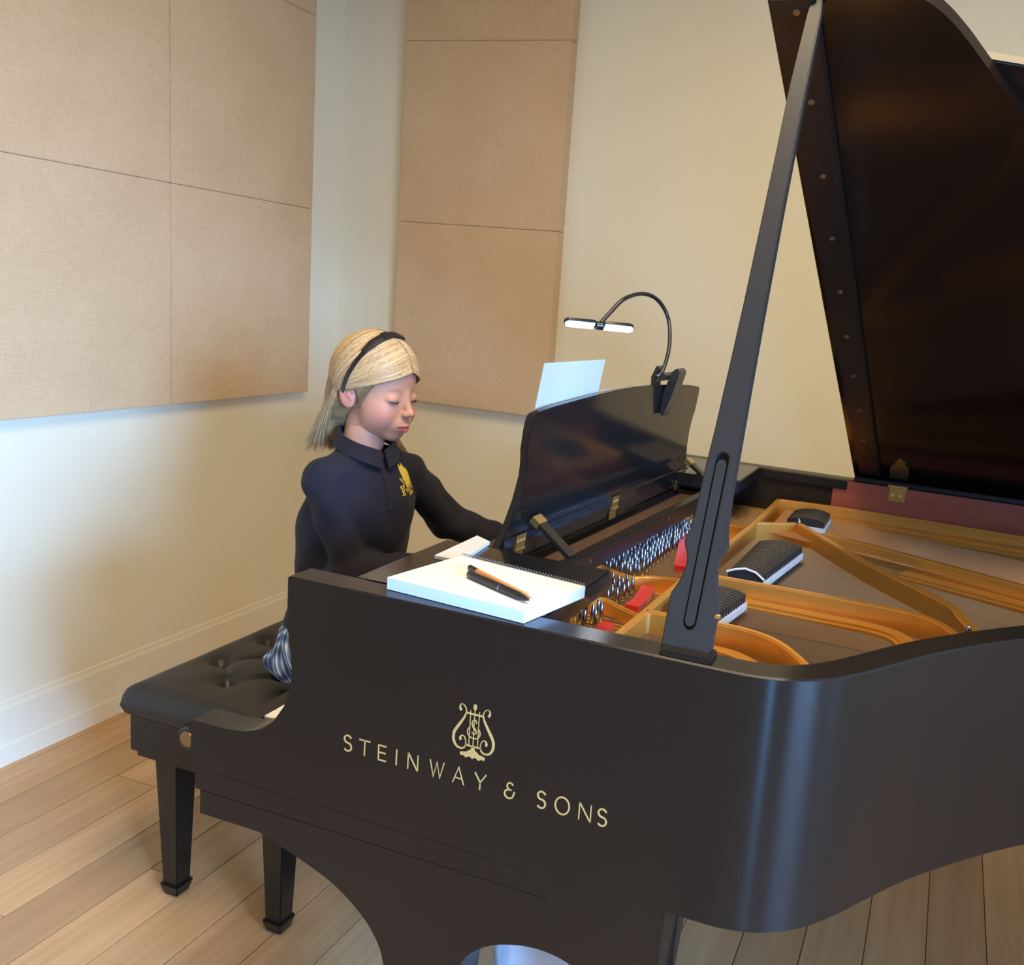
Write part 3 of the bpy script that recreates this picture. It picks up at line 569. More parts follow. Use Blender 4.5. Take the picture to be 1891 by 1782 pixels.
def glyph(ch, cx, zb, w_, h=hL):
    l, r, t = cx - w_ / 2, cx + w_ / 2, zb + h; bm = bmesh.new(); R = lambda p, wd=T, c=False: ribbon(bm, p, wd, c)
    if ch == 'S': R([(r - 0.0015, t - h * .17)] + arc(cx, zb + h * .75, w_ * .40, h * .235, 40, 270, 12) + arc(cx, zb + h * .265, w_ * .45, h * .255, 90, -145, 12), 0.0023)
    if ch == 'T': R([(l, t - .0009), (r, t - .0009)], 0.0021); R([(cx, t), (cx, zb)])
    if ch == 'E': R([(l + .0008, zb), (l + .0008, t)]); [R([(l + .001, z), (r - k, z)], 0.0022) for z, k in ((t - .001, 0), (zb + h * .52, .001), (zb + .001, 0))]
    if ch == 'I': R([(cx, zb), (cx, t)], 0.0019)
    if ch == 'N': R([(l, zb), (l, t)], .0015); R([(r, zb), (r, t)], .0015); R([(l, t), (r, zb)], .0018)
    if ch == 'W': R([(l, t), (l + w_ * .27, zb), (cx, t - h * .08), (r - w_ * .27, zb), (r, t)], .0016)
    if ch == 'A': R([(l, zb), (cx, t), (r, zb)], .0016); R([(l + w_ * .2, zb + h * .34), (r - w_ * .2, zb + h * .34)], .0016)
    if ch == 'Y': R([(l, t), (cx, zb + h * .45), (r, t)], .0018); R([(cx, zb + h * .47), (cx, zb)], .0018)
    if ch == 'O': R(arc(cx, zb + h / 2, w_ / 2, h / 2, 0, 352, 28), .0021, True)
    if ch == '&':
        R(arc(cx + .0005, zb + h * .76, w_ * .30, h * .2, 20, 265, 12), .0019)
        R(arc(cx - .0005, zb + h * .28, w_ * .44, h * .26, 100, 345, 14) + [(r, zb + h * .48)], .0022); R([(cx - .001, zb + h * .54), (cx + .003, zb + h * .54)], .0017)
    return bm
for ch, x, w_ in (('S', .310, .0135), ('T', .3372, .0175), ('E', .3650, .0130), ('I', .3875, 0), ('N', .4130, .0150), ('W', .4495, .0210), ('A', .4820, .0165), ('Y', .5140, .0165), ('&', .5565, .0140), ('S', .6015, .0130), ('O', .6305, .0190), ('N', .6615, .0155), ('S', .6845, .0130)):
    zb_ = 0.7690 - (x - 0.31) * 0.013
    o = pb('letter', glyph(ch, x, zb_, w_), M['gilt'])
SC = 0.5005
lyre = [(0.4812, 0.8700), (0.4792, 0.8726), (0.4792, 0.8771), (0.4817, 0.879), (0.4852, 0.8775), (0.4880, 0.8729), (0.4881, 0.8685), (0.4861, 0.8623), (0.4819, 0.8549), (0.4764, 0.8459), (0.4724, 0.8385), (0.4714, 0.8305), (0.4729, 0.8244), (0.4766, 0.8195), (0.4820, 0.8178), (0.4875, 0.8195), (0.4898, 0.8249), (0.4893, 0.8305), (0.4869, 0.8351), (0.4834, 0.8357), (0.4814, 0.8323), (0.4822, 0.8290)]
lw = [0.0034, 0.0030, 0.0016, 0.0010, 0.0012, 0.0014, 0.0018, 0.0026, 0.0033, 0.0038, 0.0038, 0.0036, 0.0034, 0.0028, 0.0024, 0.0020, 0.0014, 0.0012, 0.0012, 0.0014, 0.0030, 0.0034]
def rs(P_, W_, n=4):
    c = catmull([(a, b, w_) for (a, b), w_ in zip(P_, W_)], n); return [(p.x, p.y) for p in c], [p.z for p in c]
bm = bmesh.new(); p_, w_ = rs(lyre, lw); ribbon(bm, p_, w_); ribbon(bm, [(2 * SC - a, b) for a, b in p_], w_)
ribbon(bm, [(0.4885, 0.8686), (0.5125, 0.8686)], 0.0024); ribbon(bm, [(0.4885, 0.8240), (0.5120, 0.8240)], 0.0022)
em = pb('lyre_emblem', bm, M['gilt'])
for x in (0.4944, SC, 0.5070):
    b = bmesh.new(); ribbon(b, [(x, 0.8735 if x != SC else 0.877), (x, 0.8240)], 0.0008, y0=-0.0009); from_bm('emblem_string', b, M['gilt'], em)
b = bmesh.new(); ribbon(b, [(SC, 0.8825), (SC, 0.8815), (SC, 0.8785), (SC, 0.8755), (SC, 0.8742)], [0.002, 0.0042, 0.0052, 0.0036, 0.0012]); from_bm('emblem_knob', b, M['gilt'], em)
b = bmesh.new(); p_, w_ = rs([(0.5040, 0.8565), (0.5030, 0.8605), (0.4996, 0.8610), (0.4974, 0.8565), (0.4990, 0.8512), (0.5025, 0.8478), (0.5042, 0.8440), (0.5012, 0.8415), (0.4975, 0.8432)], [.0016, .001, .001, .0016, .002, .002, .0014, .001, .0014]); ribbon(b, p_, w_)
ribbon(b, arc(SC, 0.8435, 0.0092, 0.0082, 130, 410, 24), 0.0014); from_bm('emblem_monogram', b, M['gilt'], em)
foot = [(0.4986, 0.8240), (0.5024, 0.8240), (0.5032, 0.8193), (0.5099, 0.8145), (0.5183, 0.8130), (0.5183, 0.8085), (0.513, 0.8088), (0.5098, 0.8063), (0.5055, 0.8091), (0.5023, 0.8085), (0.5005, 0.8063), (0.4985, 0.8085), (0.4950, 0.8091), (0.4910, 0.8063), (0.4874, 0.8088), (0.4825, 0.8085), (0.4825, 0.8130), (0.4905, 0.8145), (0.4976, 0.8193)]
b = bmesh.new(); prism(b, foot, XZ, -0.0006, 0.0002); from_bm('emblem_foot', b, M['gilt'], em)

# ---- legs with arched brackets
arcA = sm([(0.164, 0.6029), (0.217, 0.587), (0.279, 0.566), (0.317, 0.545), (0.345, 0.523), (0.363, 0.502), (0.376, 0.478), (0.383, 0.445), (0.387, 0.40)], 4)
arcB = sm([(0.489, 0.40), (0.492, 0.455), (0.502, 0.507), (0.536, 0.542), (0.580, 0.560), (0.622, 0.565), (0.662, 0.557), (0.690, 0.535), (0.702, 0.505), (0.705, 0.470)], 4)
leg_out = arcA + [(0.394, 0.12), (0.480, 0.12)] + arcB + [(0.768, 0.47), (0.775, 0.60), (0.777, 0.674), (0.60, 0.674), (0.60, 0.603)]
def leg(y0, y1):
    bm = bmesh.new(); prism(bm, leg_out, XZ, y0, y1); o = pb('leg_bracket', bm, M['side'])
    b = bmesh.new(); ym = (y0 + y1) / 2; lathe(b, [(0.030, 0.09), (0.034, 0.10), (0.034, 0.12)], 0.437, ym, 14); from_bm('ferrule', b, M['brass'], o, smooth=True, auto=40)
    b = bmesh.new(); lathe(b, [(0.038, ym - 0.012), (0.045, ym - 0.009), (0.045, ym + 0.009), (0.038, ym + 0.012)], 0.437, 0, 20, 'y', 0.045); from_bm('caster', b, M['brass'], o, smooth=True, auto=40)
leg(0.0005, 0.075); leg(W - 0.075, W - 0.0005)
bm = bmesh.new(); prism(bm, [(0.075, 0.674), (0.150, 0.674), (0.075, 0.50)], lambda u, v, t: (t, u, v), 0.70, 0.777); pb('leg_brace', bm, M['black'])
bm = bmesh.new(); hexa(bm, [(1.72, 1.02, 0.12), (1.80, 1.02, 0.12), (1.80, 1.10, 0.12), (1.72, 1.10, 0.12), (1.69, 0.99, 0.674), (1.83, 0.99, 0.674), (1.83, 1.13, 0.674), (1.69, 1.13, 0.674)]); o = pb('tail_leg', bm, M['black'], bevel=0.004)
b = bmesh.new(); lathe(b, [(0.038, 1.048), (0.045, 1.051), (0.045, 1.069), (0.038, 1.072)], 1.76, 0, 20, 'y', 0.045); box(b, 1.745, 1.775, 1.045, 1.075, 0.05, 0.12); from_bm('caster', b, M['brass'], o)
# case bottom beams
for x in (0.95, 1.35, 1.7):
    bm = bmesh.new(); box(bm, x, x + 0.07, {0.95: 0.25, 1.35: 0.72, 1.7: 0.95}[x], W - 0.05, 0.70, 0.78); pb('bottom_beam', bm, M['sound'])
# pedal lyre
bm = bmesh.new(); box(bm, 0.40, 0.52, 0.60, 0.88, 0.585, 0.603); box(bm, 0.38, 0.54, 0.60, 0.88, 0.09, 0.15)
for y in (0.66, 0.82): tube(bm, [(0.46, y, 0.15), (0.46, y - 0.02 * (1 if y < .7 else -1), 0.35), (0.46, y, 0.59)], [0.018, 0.013, 0.018], 10)
LY = pb('pedal_lyre', bm, M['black'])
bm = bmesh.new(); box(bm, 0.425, 0.495, 0.66, 0.82, 0.0, 0.09); bm2 = from_bm('lyre_foot_block', bm, M['black'], LY)
for y in (0.68, 0.74, 0.80):
    b = bmesh.new(); hexa(b, [(0.27, y - 0.014, 0.058), (0.39, y - 0.008, 0.078), (0.39, y + 0.008, 0.078), (0.27, y + 0.014, 0.058), (0.27, y - 0.014, 0.068), (0.39, y - 0.008, 0.09), (0.39, y + 0.008, 0.09), (0.27, y + 0.014, 0.068)]); from_bm('pedal', b, M['brass'], LY, bevel=0.002)

# ---------------------------------------------------------------- pale blue plastic bag seen through the arch of the bracket
def pillow(cx, cy, cz, sx, sy, sz, n=26):
    V = []; F = []
    for i in range(n + 1):
        th = PI * i / n
        for k in range(n * 2):
            ph = 2 * PI * k / (n * 2); d = Vector((math.sin(th) * math.cos(ph), math.sin(th) * math.sin(ph), math.cos(th)))
            e = lambda a, p: math.copysign(abs(a) ** p, a)
            q = Vector((e(d.x, .45) * sx, e(d.y, .7) * sy, e(d.z, .45) * sz)); r = 1 + 0.06 * math.sin(ph * 17 + 3 * math.sin(th * 9)) * math.sin(th) + 0.05 * math.sin(th * 21 + ph * 5)
            V.append((cx + q.x * (1 + 0.02 * math.sin(th * 13)), cy + q.y * r, cz + q.z * (1 + 0.02 * math.sin(ph * 11))))
    m_ = n * 2
    for i in range(n):
        for k in range(m_): F.append((i * m_ + k, i * m_ + (k + 1) % m_, (i + 1) * m_ + (k + 1) % m_, (i + 1) * m_ + k))
    return V, F
v, f = pillow(0.578, 0.150, 0.478, 0.094, 0.042, 0.120)
bg = pd('plastic_bag', v, f, M['cloud'], smooth=True)
tag(bg, 'pale blue crumpled plastic bag hanging under the piano side, behind the bracket arch', 'bag')
b = bmesh.new(); tube(b, [(0.590, 0.15, 0.59), (0.588, 0.15, 0.603)], 0.006, 8); from_bm('hanging_strap', b, M['plastic'], bg)

# ---------------------------------------------------------------- bench
B = thing('piano_bench', 'black leather tufted piano bench with square tapered legs', 'bench', (-0.385, 0.78, 0)); BL = (-0.385, 0.78, 0)
bx0, bx1, by0, by1 = -0.566, -0.150, 0.428, 1.165
nx, ny = 60, 120; V = []; F = []
tufts = []
for k in range(-1, 7):
    tufts.append((-0.392, 0.55 + 0.155 * k - (0)))
    tufts.append((-0.212, 0.55 + 0.155 * k))
    for xx in (-0.482, -0.302): tufts.append((xx, 0.6275 + 0.155 * k))
tufts = [t for t in tufts if by0 + 0.1 < t[1] < by1 - 0.1]
for j in range(ny + 1):
    for i in range(nx + 1):
        x = bx0 + (bx1 - bx0) * i / nx; y = by0 + (by1 - by0) * j / ny; d = min(x - bx0, bx1 - x, y - by0, by1 - y)
        R_ = 0.035; ex = min(1, d / R_); z = 0.478 + 0.026 * math.sqrt(max(0, 1 - (1 - ex) ** 2)) + 0.008 * min(1, d / 0.15)
        for tx, ty in tufts:
            r2 = ((x - tx) ** 2 + (y - ty) ** 2); z -= 0.024 * math.exp(-r2 / 0.00042) + 0.006 * math.exp(-r2 / 0.0022)
        for a in range(len(tufts)):
            pass
        V.append([x, y, z])
V = np.array(V)
# creases between neighbouring tufts
for a in tufts:
    for b in tufts:
        if a < b and 0.06 < math.dist(a, b) < 0.13:
            ax, ay = a; dx, dy = b[0] - ax, b[1] - ay; L2 = dx * dx + dy * dy
            t = np.clip(((V[:, 0] - ax) * dx + (V[:, 1] - ay) * dy) / L2, 0, 1); dd = (V[:, 0] - ax - t * dx) ** 2 + (V[:, 1] - ay - t * dy) ** 2
            V[:, 2] -= 0.006 * np.exp(-dd / 0.00008)
top_n = len(V)
for j in range(ny):
    for i in range(nx): q = j * (nx + 1) + i; F.append((q, q + 1, q + nx + 2, q + nx + 1))
bord = [i for i in range(nx + 1)] + [(j + 1) * (nx + 1) - 1 for j in range(1, ny + 1)] + [ny * (nx + 1) + i for i in range(nx - 1, -1, -1)] + [j * (nx + 1) for j in range(ny - 1, 0, -1)]
V = [tuple(p) for p in V]; base = len(V); nb = len(bord)
for zz, ins in ((0.455, -0.004), (0.436, 0.003)):
    for q in bord:
        x, y, _ = V[q]; cxm, cym = (bx0 + bx1) / 2, (by0 + by1) / 2
        V.append((x + ins * (1 if x < bx0 + 1e-6 else (-1 if x > bx1 - 1e-6 else 0)), y + ins * (1 if y < by0 + 1e-6 else (-1 if y > by1 - 1e-6 else 0)), zz))
for k in range(nb):
    k2 = (k + 1) % nb; F.append((bord[k2], bord[k], base + k, base + k2)); F.append((base + k2, base + k, base + nb + k, base + nb + k2))
F.append(tuple(base + nb + k for k in range(nb)))
cu = local(pd('cushion', V, F, M['leather'], B, smooth=True, auto=70), BL)
for tx, ty in tufts:
    b = bmesh.new(); lathe(b, [(0.007, 0.4835), (0.0065, 0.4865), (0.003, 0.4880)], tx, ty, 12); from_bm('tuft_button', b, M['leather'], cu, smooth=True)
def bpart(name, bm, m=None, parent=B, **k): return local(from_bm(name, bm, m or M['black'], parent, **k), BL) if parent is B else from_bm(name, bm, m or M['black'], parent, **k)
bm = bmesh.new(); box(bm, bx0 + 0.012, bx1 - 0.012, by0 + 0.006, by1 - 0.006, 0.350, 0.436); bpart('apron', bm, bevel=0.003)
bm = bmesh.new(); box(bm, bx0 + 0.022, bx1 - 0.022, by0 + 0.014, by1 - 0.014, 0.335, 0.350); bpart('lower_moulding', bm, bevel=0.003)
for lx in (-0.51, -0.215):
    for ly in (0.452, 1.10):
        a = 0.030; c = 0.020; cx_, cy_ = lx + (0.037 if lx < -.4 else -0.035 + 0.0), ly + 0.03
        if lx > -.4: cx_ = -0.190
        bm = bmesh.new(); hexa(bm, [(cx_ - c, cy_ - c, 0.03), (cx_ + c, cy_ - c, 0.03), (cx_ + c, cy_ + c, 0.03), (cx_ - c, cy_ + c, 0.03), (cx_ - a, cy_ - a, 0.336), (cx_ + a, cy_ - a, 0.336), (cx_ + a, cy_ + a, 0.336), (cx_ - a, cy_ + a, 0.336)]); lg = bpart('leg', bm, bevel=0.002)
        b = bmesh.new(); hexa(b, [(cx_ - 0.018, cy_ - 0.018, 0), (cx_ + 0.018, cy_ - 0.018, 0), (cx_ + 0.018, cy_ + 0.018, 0), (cx_ - 0.018, cy_ + 0.018, 0), (cx_ - 0.026, cy_ - 0.026, 0.03), (cx_ + 0.026, cy_ - 0.026, 0.03), (cx_ + 0.026, cy_ + 0.026, 0.03), (cx_ - 0.026, cy_ + 0.026, 0.03)]); from_bm('foot', b, M['black'], lg, bevel=0.003)
for sy, y in ((-1, by0 + 0.006), (1, by1 - 0.006)):
    bm = bmesh.new(); q = [(0.008, y), (0.008, y + sy * 0.006), (0.027, y + sy * 0.008), (0.029, y + sy * 0.018), (0.026, y + sy * 0.024), (0.018, y + sy * 0.025)]
    lathe(bm, q, -0.371, 0, 28, 'y', 0.432); kn = bpart('height_knob', bm, M['gloss'], smooth=True, auto=40)
    b = bmesh.new(); lathe(b, [(0.0175, y + sy * 0.0245), (0.0165, y + sy * 0.027), (0.006, y + sy * 0.0275)], -0.371, 0, 24, 'y', 0.432); from_bm('knob_medallion', b, M['dull'], kn, smooth=True, auto=40)

# ---------------------------------------------------------------- notebook, pens, sheets
def quad_slab(name, q, z0, z1, m, parent=None, bevel=0):
    bm = bmesh.new(); hexa(bm, [(x, y, z0) for x, y in q] + [(x, y, z1) for x, y in q]); return from_bm(name, bm, m, parent, bevel=bevel)
nb_c = (0.46, 0.10, 1.0005); NB = thing('notebook', 'thick white spiral notebook lying open on the piano beside two pens', 'notebook', nb_c)
nq = [(0.345, 0.026), (0.556, 0.008), (0.582, 0.146), (0.373, 0.176)]
local(quad_slab('pages', nq, 1.0008, 1.0165, M['pages'], NB), nb_c)
local(quad_slab('top_page', nq, 1.0165, 1.0172, M['paper'], NB), nb_c)
bm = bmesh.new(); A_, B_ = Vector((0.582, 0.146, 1.010)), Vector((0.373, 0.176, 1.010)); n = 44
for i in range(n):
    p = A_.lerp(B_, (i + .5) / n); d = (B_ - A_).normalized(); m_ = Vector((-d.y, d.x, 0)); m_ = -m_ if m_.y < 0 else m_
    pts = [p + m_ * (0.0044 * math.cos(t)) + Vector((0, 0, 0.0100 * math.sin(t) + 0.0012)) for t in [k * 2 * PI / 8 for k in range(9)]]; tube(bm, pts, 0.0006, 4)
o = local(from_bm('spiral_binding', bm, M['wire'], NB), nb_c); o['kind'] = 'stuff'
def pen(name, a, b, prof, m, label, cat, bands=()):
    a, b = Vector(a), Vector(b); d = b - a; pts = [a + d * t for t, r in prof]; bm = bmesh.new(); tube(bm, pts, [r for t, r in prof], 12)
    o = from_bm(name, bm, m, smooth=True, auto=50); tag(o, label, cat)
    for t0, t1, r, mm, nm in bands: bb = bmesh.new(); tube(bb, [a + d * t0, a + d * t1], r, 12); from_bm(nm, bb, mm, o, smooth=True, auto=50)
pen('pen', (0.432, 0.087, 1.0228), (0.549, 0.034, 1.0228), [(0, .002), (.02, .0045), (.1, .0052), (.5, .0056), (.85, .0052), (.97, .0028), (1, .0012)], M['plastic'], 'black ballpoint pen with a silver ring lying on the notebook', 'pen', [(.55, .566, .0058, M['steel'], 'ring')])
pen('pencil', (0.418, 0.118, 1.0212), (0.548, 0.0455, 1.0212), [(0, .003), (.04, .0037), (.9, .0037), (.985, .0008), (1, .0004)], M['pencil'], 'slim orange brown pencil lying beside the black pen on the notebook', 'pencil', [(0, .13, .0040, M['plastic'], 'dark_end')])
q2 = quad_slab('booklet', [(0.322, 0.185), (0.368, 0.182), (0.352, 0.305), (0.318, 0.325)], 1.0009, 1.006, M['sheet']); tag(q2, 'small white printed booklet lying between the notebook and the music desk', 'booklet')
# sheets standing on the desk (player's side)
def sheet(name, u0, u1, w0, z0, z1, label, tilt=0.0, skew=0.0):
    bm = bmesh.new(); n = 10; rr = []
    for i in range(n + 1):
        t = i / n; zz = z0 + (z1 - z0) * t; bow = -0.004 * math.sin(PI * t)
        rr.append([bm.verts.new(desk(u + skew * t, w0 + bow + dw + tilt * t, zz)) for u, dw in ((u0, 0), (u1, 0), (u1, -0.0008), (u0, -0.0008))])
    for i in range(n):
        for k in range(4): bm.faces.new([rr[i][k], rr[i][(k + 1) % 4], rr[i + 1][(k + 1) % 4], rr[i + 1][k]])
    bm.faces.new(rr[0][::-1]); bm.faces.new(rr[-1]); o = from_bm(name, bm, M['sheet'], smooth=True, auto=40); tag(o, label, 'sheet music'); return o
s1 = sheet('sheet_music', 0.105, 0.352, -0.0185, 0.956, 1.293, 'pale blue white music page rising above the music desk top')
s2 = sheet('sheet_music', 0.358, 0.575, -0.0165, 0.956, 1.2335, 'second music page barely showing over the music desk edge', 0)
# ---------------------------------------------------------------- clip lamp
LP = thing('clip_lamp', 'black gooseneck clip lamp with two glowing white LED heads', 'lamp', desk(0.60, 0.0, 1.235)); LL = tuple(LP.location)
def lpart(name, bm, m, parent=LP, **k): o = from_bm(name, bm, m, parent, **k); return local(o, LL) if parent is LP else o
def dprism(loop, u0, u1, name, m, bevel=0.002):
    bm = bmesh.new(); prism(bm, loop, lambda w_, z, t: desk(t, w_, z), u0, u1); return lpart(name, bm, m, bevel=bevel, smooth=True, auto=50)
dprism([(0.002, 1.172), (0.010, 1.160), (0.022, 1.205), (0.030, 1.262), (0.022, 1.270), (0.012, 1.262), (0.006, 1.235), (0.001, 1.215)], 0.655, 0.705, 'rear_jaw', M['plastic'])
dprism([(-0.022, 1.190), (-0.0185, 1.186), (-0.020, 1.235), (-0.016, 1.266), (-0.024, 1.272), (-0.032, 1.245)], 0.650, 0.690, 'front_jaw', M['plastic'])
bm = bmesh.new(); tube(bm, [desk(0.642, -0.004, 1.249), desk(0.700, -0.004, 1.249)], 0.009, 14); lpart('jaw_spring', bm, M['plastic'], smooth=True, auto=50)
nk = [(0.408, 0.942, 1.248), (0.417, 0.955, 1.262), (0.414, 0.997, 1.313), (0.396, 1.030, 1.372), (0.375, 1.009, 1.411), (0.352, 0.967, 1.423), (0.329, 0.910, 1.408), (0.310, 0.880, 1.376), (0.298, 0.863, 1.354)]
bm = bmesh.new(); tube(bm, catmull(nk, 8), 0.0045, 12); lpart('gooseneck', bm, M['plastic'], smooth=True)
HB = Vector((0.296, 0.861, 1.348)); HD = Vector((0.8, 0.6, -0.02)).normalized(); HS = Vector((-0.6, 0.8, 0)); HN = Vector((0.10, -0.70, -0.72)).normalized(); HS = HD.cross(HN).normalized(); HN = HS.cross(HD).normalized()
if HN.z > 0: HN = -HN
bm = bmesh.new(); tube(bm, [HB - HD * 0.007, HB + HD * 0.007], 0.009, 14); lpart('swivel', bm, M['plastic'], smooth=True, auto=50)
for sgn in (-1, 1):
    def hp(u, v, t): q = HB + HD * sgn * u + HS * v + HN * t; return (q.x, q.y, q.z)
    r_ = 0.0115; cap_ = [(0.008, -r_ * .8), (0.012, -r_), (0.066, -r_)] + [(0.066 + r_ * math.sin(k * PI / 8), -r_ * math.cos(k * PI / 8)) for k in range(1, 8)] + [(0.066, r_), (0.012, r_), (0.008, r_ * .8)]
    bm = bmesh.new(); prism(bm, cap_, hp, -0.006, 0.002); hd = lpart('lamp_head', bm, M['plastic'], bevel=0.0015, smooth=True, auto=50)
    b = bmesh.new(); r2 = 0.0092; cp2 = [(0.012, -r2), (0.066, -r2)] + [(0.066 + r2 * math.sin(k * PI / 6), -r2 * math.cos(k * PI / 6)) for k in range(1, 6)] + [(0.066, r2), (0.012, r2)]
    prism(b, cp2, hp, 0.0021, 0.0034); from_bm('led_diffuser', b, M['led'], hd)
    l = bpy.data.lights.new('led_light', 'AREA'); l.shape = 'RECTANGLE'; l.size = 0.055; l.size_y = 0.017; l.energy = 0.13; l.color = (0.86, 0.93, 1.0); lo_ = bpy.data.objects.new('led_light', l); COL.objects.link(lo_)
    q = HB + HD * sgn * 0.040 + HN * 0.0045; Z_ = -HN; X_ = HD; Y_ = Z_.cross(X_); lo_.matrix_world = Matrix(((X_.x, Y_.x, Z_.x, q.x), (X_.y, Y_.y, Z_.y, q.y), (X_.z, Y_.z, Z_.z, q.z), (0, 0, 0, 1)))

# ---------------------------------------------------------------- the girl: implicit surfaces polygonised with surface nets
class Imp:
    def __init__(s, lo, hi, h):
        s.lo = np.array(lo, float); s.h = h; s.n = np.ceil((np.array(hi) - s.lo) / h).astype(int) + 1
        s.F = np.full(s.n, 0.2, dtype=np.float32)
    def win(s, lo, hi, m):
        a = np.maximum(0, np.floor((np.array(lo) - m - s.lo) / s.h).astype(int)); b = np.minimum(s.n, np.ceil((np.array(hi) + m - s.lo) / s.h).astype(int) + 1)
        if (b <= a).any(): return None, None
        g = [s.lo[k] + s.h * np.arange(a[k], b[k]) for k in range(3)]
        sl = tuple(slice(a[k], b[k]) for k in range(3)); return sl, (g[0][:, None, None], g[1][None, :, None], g[2][None, None, :])
    def comb(s, sl, d, k, mode):
        a = s.F[sl]; d = d.astype(np.float32)
        if mode == 'sub': d = -d; h = np.clip(.5 - .5 * (d - a) / k, 0, 1) if k else None; s.F[sl] = np.maximum(a, d) if not k else d * (1 - h) + a * h + k * h * (1 - h)
        elif mode == 'int': s.F[sl] = np.maximum(a, d)
        else:
            if not k: s.F[sl] = np.minimum(a, d)
            else: h = np.clip(.5 + .5 * (a - d) / k, 0, 1); s.F[sl] = a * (1 - h) + d * h - k * h * (1 - h)
    def ell(s, c, r, k=.01, mode='add', R=None):
        c = np.array(c, float); r = np.array(r, float); e = r.max() if R is not None else r
        sl, g = s.win(c - e, c + e, k + .03 if mode == 'add' else k + .01)
        if sl is None: return
        x, y, z = g[0] - c[0], g[1] - c[1], g[2] - c[2]
        if R is not None: x, y, z = (R[0][0] * x + R[1][0] * y + R[2][0] * z), (R[0][1] * x + R[1][1] * y + R[2][1] * z), (R[0][2] * x + R[1][2] * y + R[2][2] * z)
        k0 = np.sqrt((x / r[0]) ** 2 + (y / r[1]) ** 2 + (z / r[2]) ** 2); k1 = np.sqrt((x / r[0] ** 2) ** 2 + (y / r[1] ** 2) ** 2 + (z / r[2] ** 2) ** 2) + 1e-9
        s.comb(sl, k0 * (k0 - 1) / k1, k, mode)
    def cap(s, a, b, ra, rb, k=.01, mode='add', sq=None):
        a = np.array(a, float); b = np.array(b, float); R_ = max(ra, rb) * (max(sq) if sq else 1)
        sl, g = s.win(np.minimum(a, b) - R_, np.maximum(a, b) + R_, k + .03 if mode == 'add' else k + .01)
        if sl is None: return
        d = b - a; L2 = d @ d; x, y, z = g[0] - a[0], g[1] - a[1], g[2] - a[2]
        t = np.clip((x * d[0] + y * d[1] + z * d[2]) / L2, 0, 1); q = (x - t * d[0], y - t * d[1], z - t * d[2])
        if sq: q = (q[0] / sq[0], q[1] / sq[1], q[2] / sq[2])
        s.comb(sl, np.sqrt(q[0] ** 2 + q[1] ** 2 + q[2] ** 2) - (ra + (rb - ra) * t), k, mode)
    def plane(s, p, n):   # keep the side where (x-p).n < 0
        g = [s.lo[k] + s.h * np.arange(s.n[k]) for k in range(3)]; n = np.array(n, float); n /= np.linalg.norm(n)
        s.F = np.maximum(s.F, ((g[0][:, None, None] - p[0]) * n[0] + (g[1][None, :, None] - p[1]) * n[1] + (g[2][None, None, :] - p[2]) * n[2]).astype(np.float32))
    def mesh(s):
        F = s.F; S = F < 0; nx, ny, nz = F.shape
        c = [S[i:nx - 1 + i, j:ny - 1 + j, k:nz - 1 + k] for i in (0, 1) for j in (0, 1) for k in (0, 1)]
        cnt_ = sum(q.astype(np.int8) for q in c); act = (cnt_ > 0) & (cnt_ < 8); idx = np.full(act.shape, -1); ii = np.argwhere(act); idx[act] = np.arange(len(ii))
        P_ = np.zeros((len(ii), 3)); N_ = np.zeros(len(ii)); val = lambda o: F[ii[:, 0] + o[0], ii[:, 1] + o[1], ii[:, 2] + o[2]]
        for ax in range(3):
            for u in (0, 1):
                for v in (0, 1):
                    o0 = [0, 0, 0]; o0[(ax + 1) % 3] = u; o0[(ax + 2) % 3] = v; o1 = list(o0); o1[ax] = 1; a = val(o0); b = val(o1); m_ = (a < 0) != (b < 0)
                    t = np.where(m_, a / np.where(m_, a - b, 1), 0); q = np.tile(np.array(o0, float), (len(ii), 1)); q[:, ax] += t; P_ += q * m_[:, None]; N_ += m_
        V = (ii + P_ / N_[:, None]) * s.h + s.lo; Q = []
        for ax in range(3):
            u, v = (ax + 1) % 3, (ax + 2) % 3; sl0 = [slice(None)] * 3; sl1 = [slice(None)] * 3; sl0[ax] = slice(0, -1); sl1[ax] = slice(1, None)
            a, b = S[tuple(sl0)], S[tuple(sl1)]; e = np.argwhere(a != b); e = e[(e[:, u] > 0) & (e[:, v] > 0) & (e[:, u] < F.shape[u] - 1) & (e[:, v] < F.shape[v] - 1)]
            if not len(e): continue
            ins = a[e[:, 0], e[:, 1], e[:, 2]]; k = []
            for du, dv in ((0, 0), (-1, 0), (-1, -1), (0, -1)):
                q = e.copy(); q[:, u] += du; q[:, v] += dv; k.append(idx[q[:, 0], q[:, 1], q[:, 2]])
            k = np.stack(k, 1); k[~ins] = k[~ins][:, ::-1]; Q.append(k)
        return V, np.concatenate(Q)
def nd_obj(name, V, Q, m, parent, col=None, xf=None):
    if xf is not None: V = V @ xf[0].T + xf[1]
    me = bpy.data.meshes.new(name); me.from_pydata(V.tolist(), [], Q.tolist()); me.update()
    if col is not None:
        a = me.color_attributes.new('Col', 'FLOAT_COLOR', 'POINT'); a.data.foreach_set('color', np.concatenate([col, np.ones((len(col), 1))], 1).astype(np.float32).ravel())
    return link(name, me, m, parent, smooth=True)
G = thing('person', 'fair-haired child in navy polo shirt and plaid skirt, seated playing the piano', 'person', (-0.30, 0.70, 0)); GL = (-0.30, 0.70, 0)
ya_, pi_ = math.radians(-5.0), math.radians(4.5)
RZ = np.array([[math.cos(ya_), -math.sin(ya_), 0], [math.sin(ya_), math.cos(ya_), 0], [0, 0, 1]]); RY = np.array([[math.cos(pi_), 0, math.sin(pi_)], [0, 1, 0], [-math.sin(pi_), 0, math.cos(pi_)]])
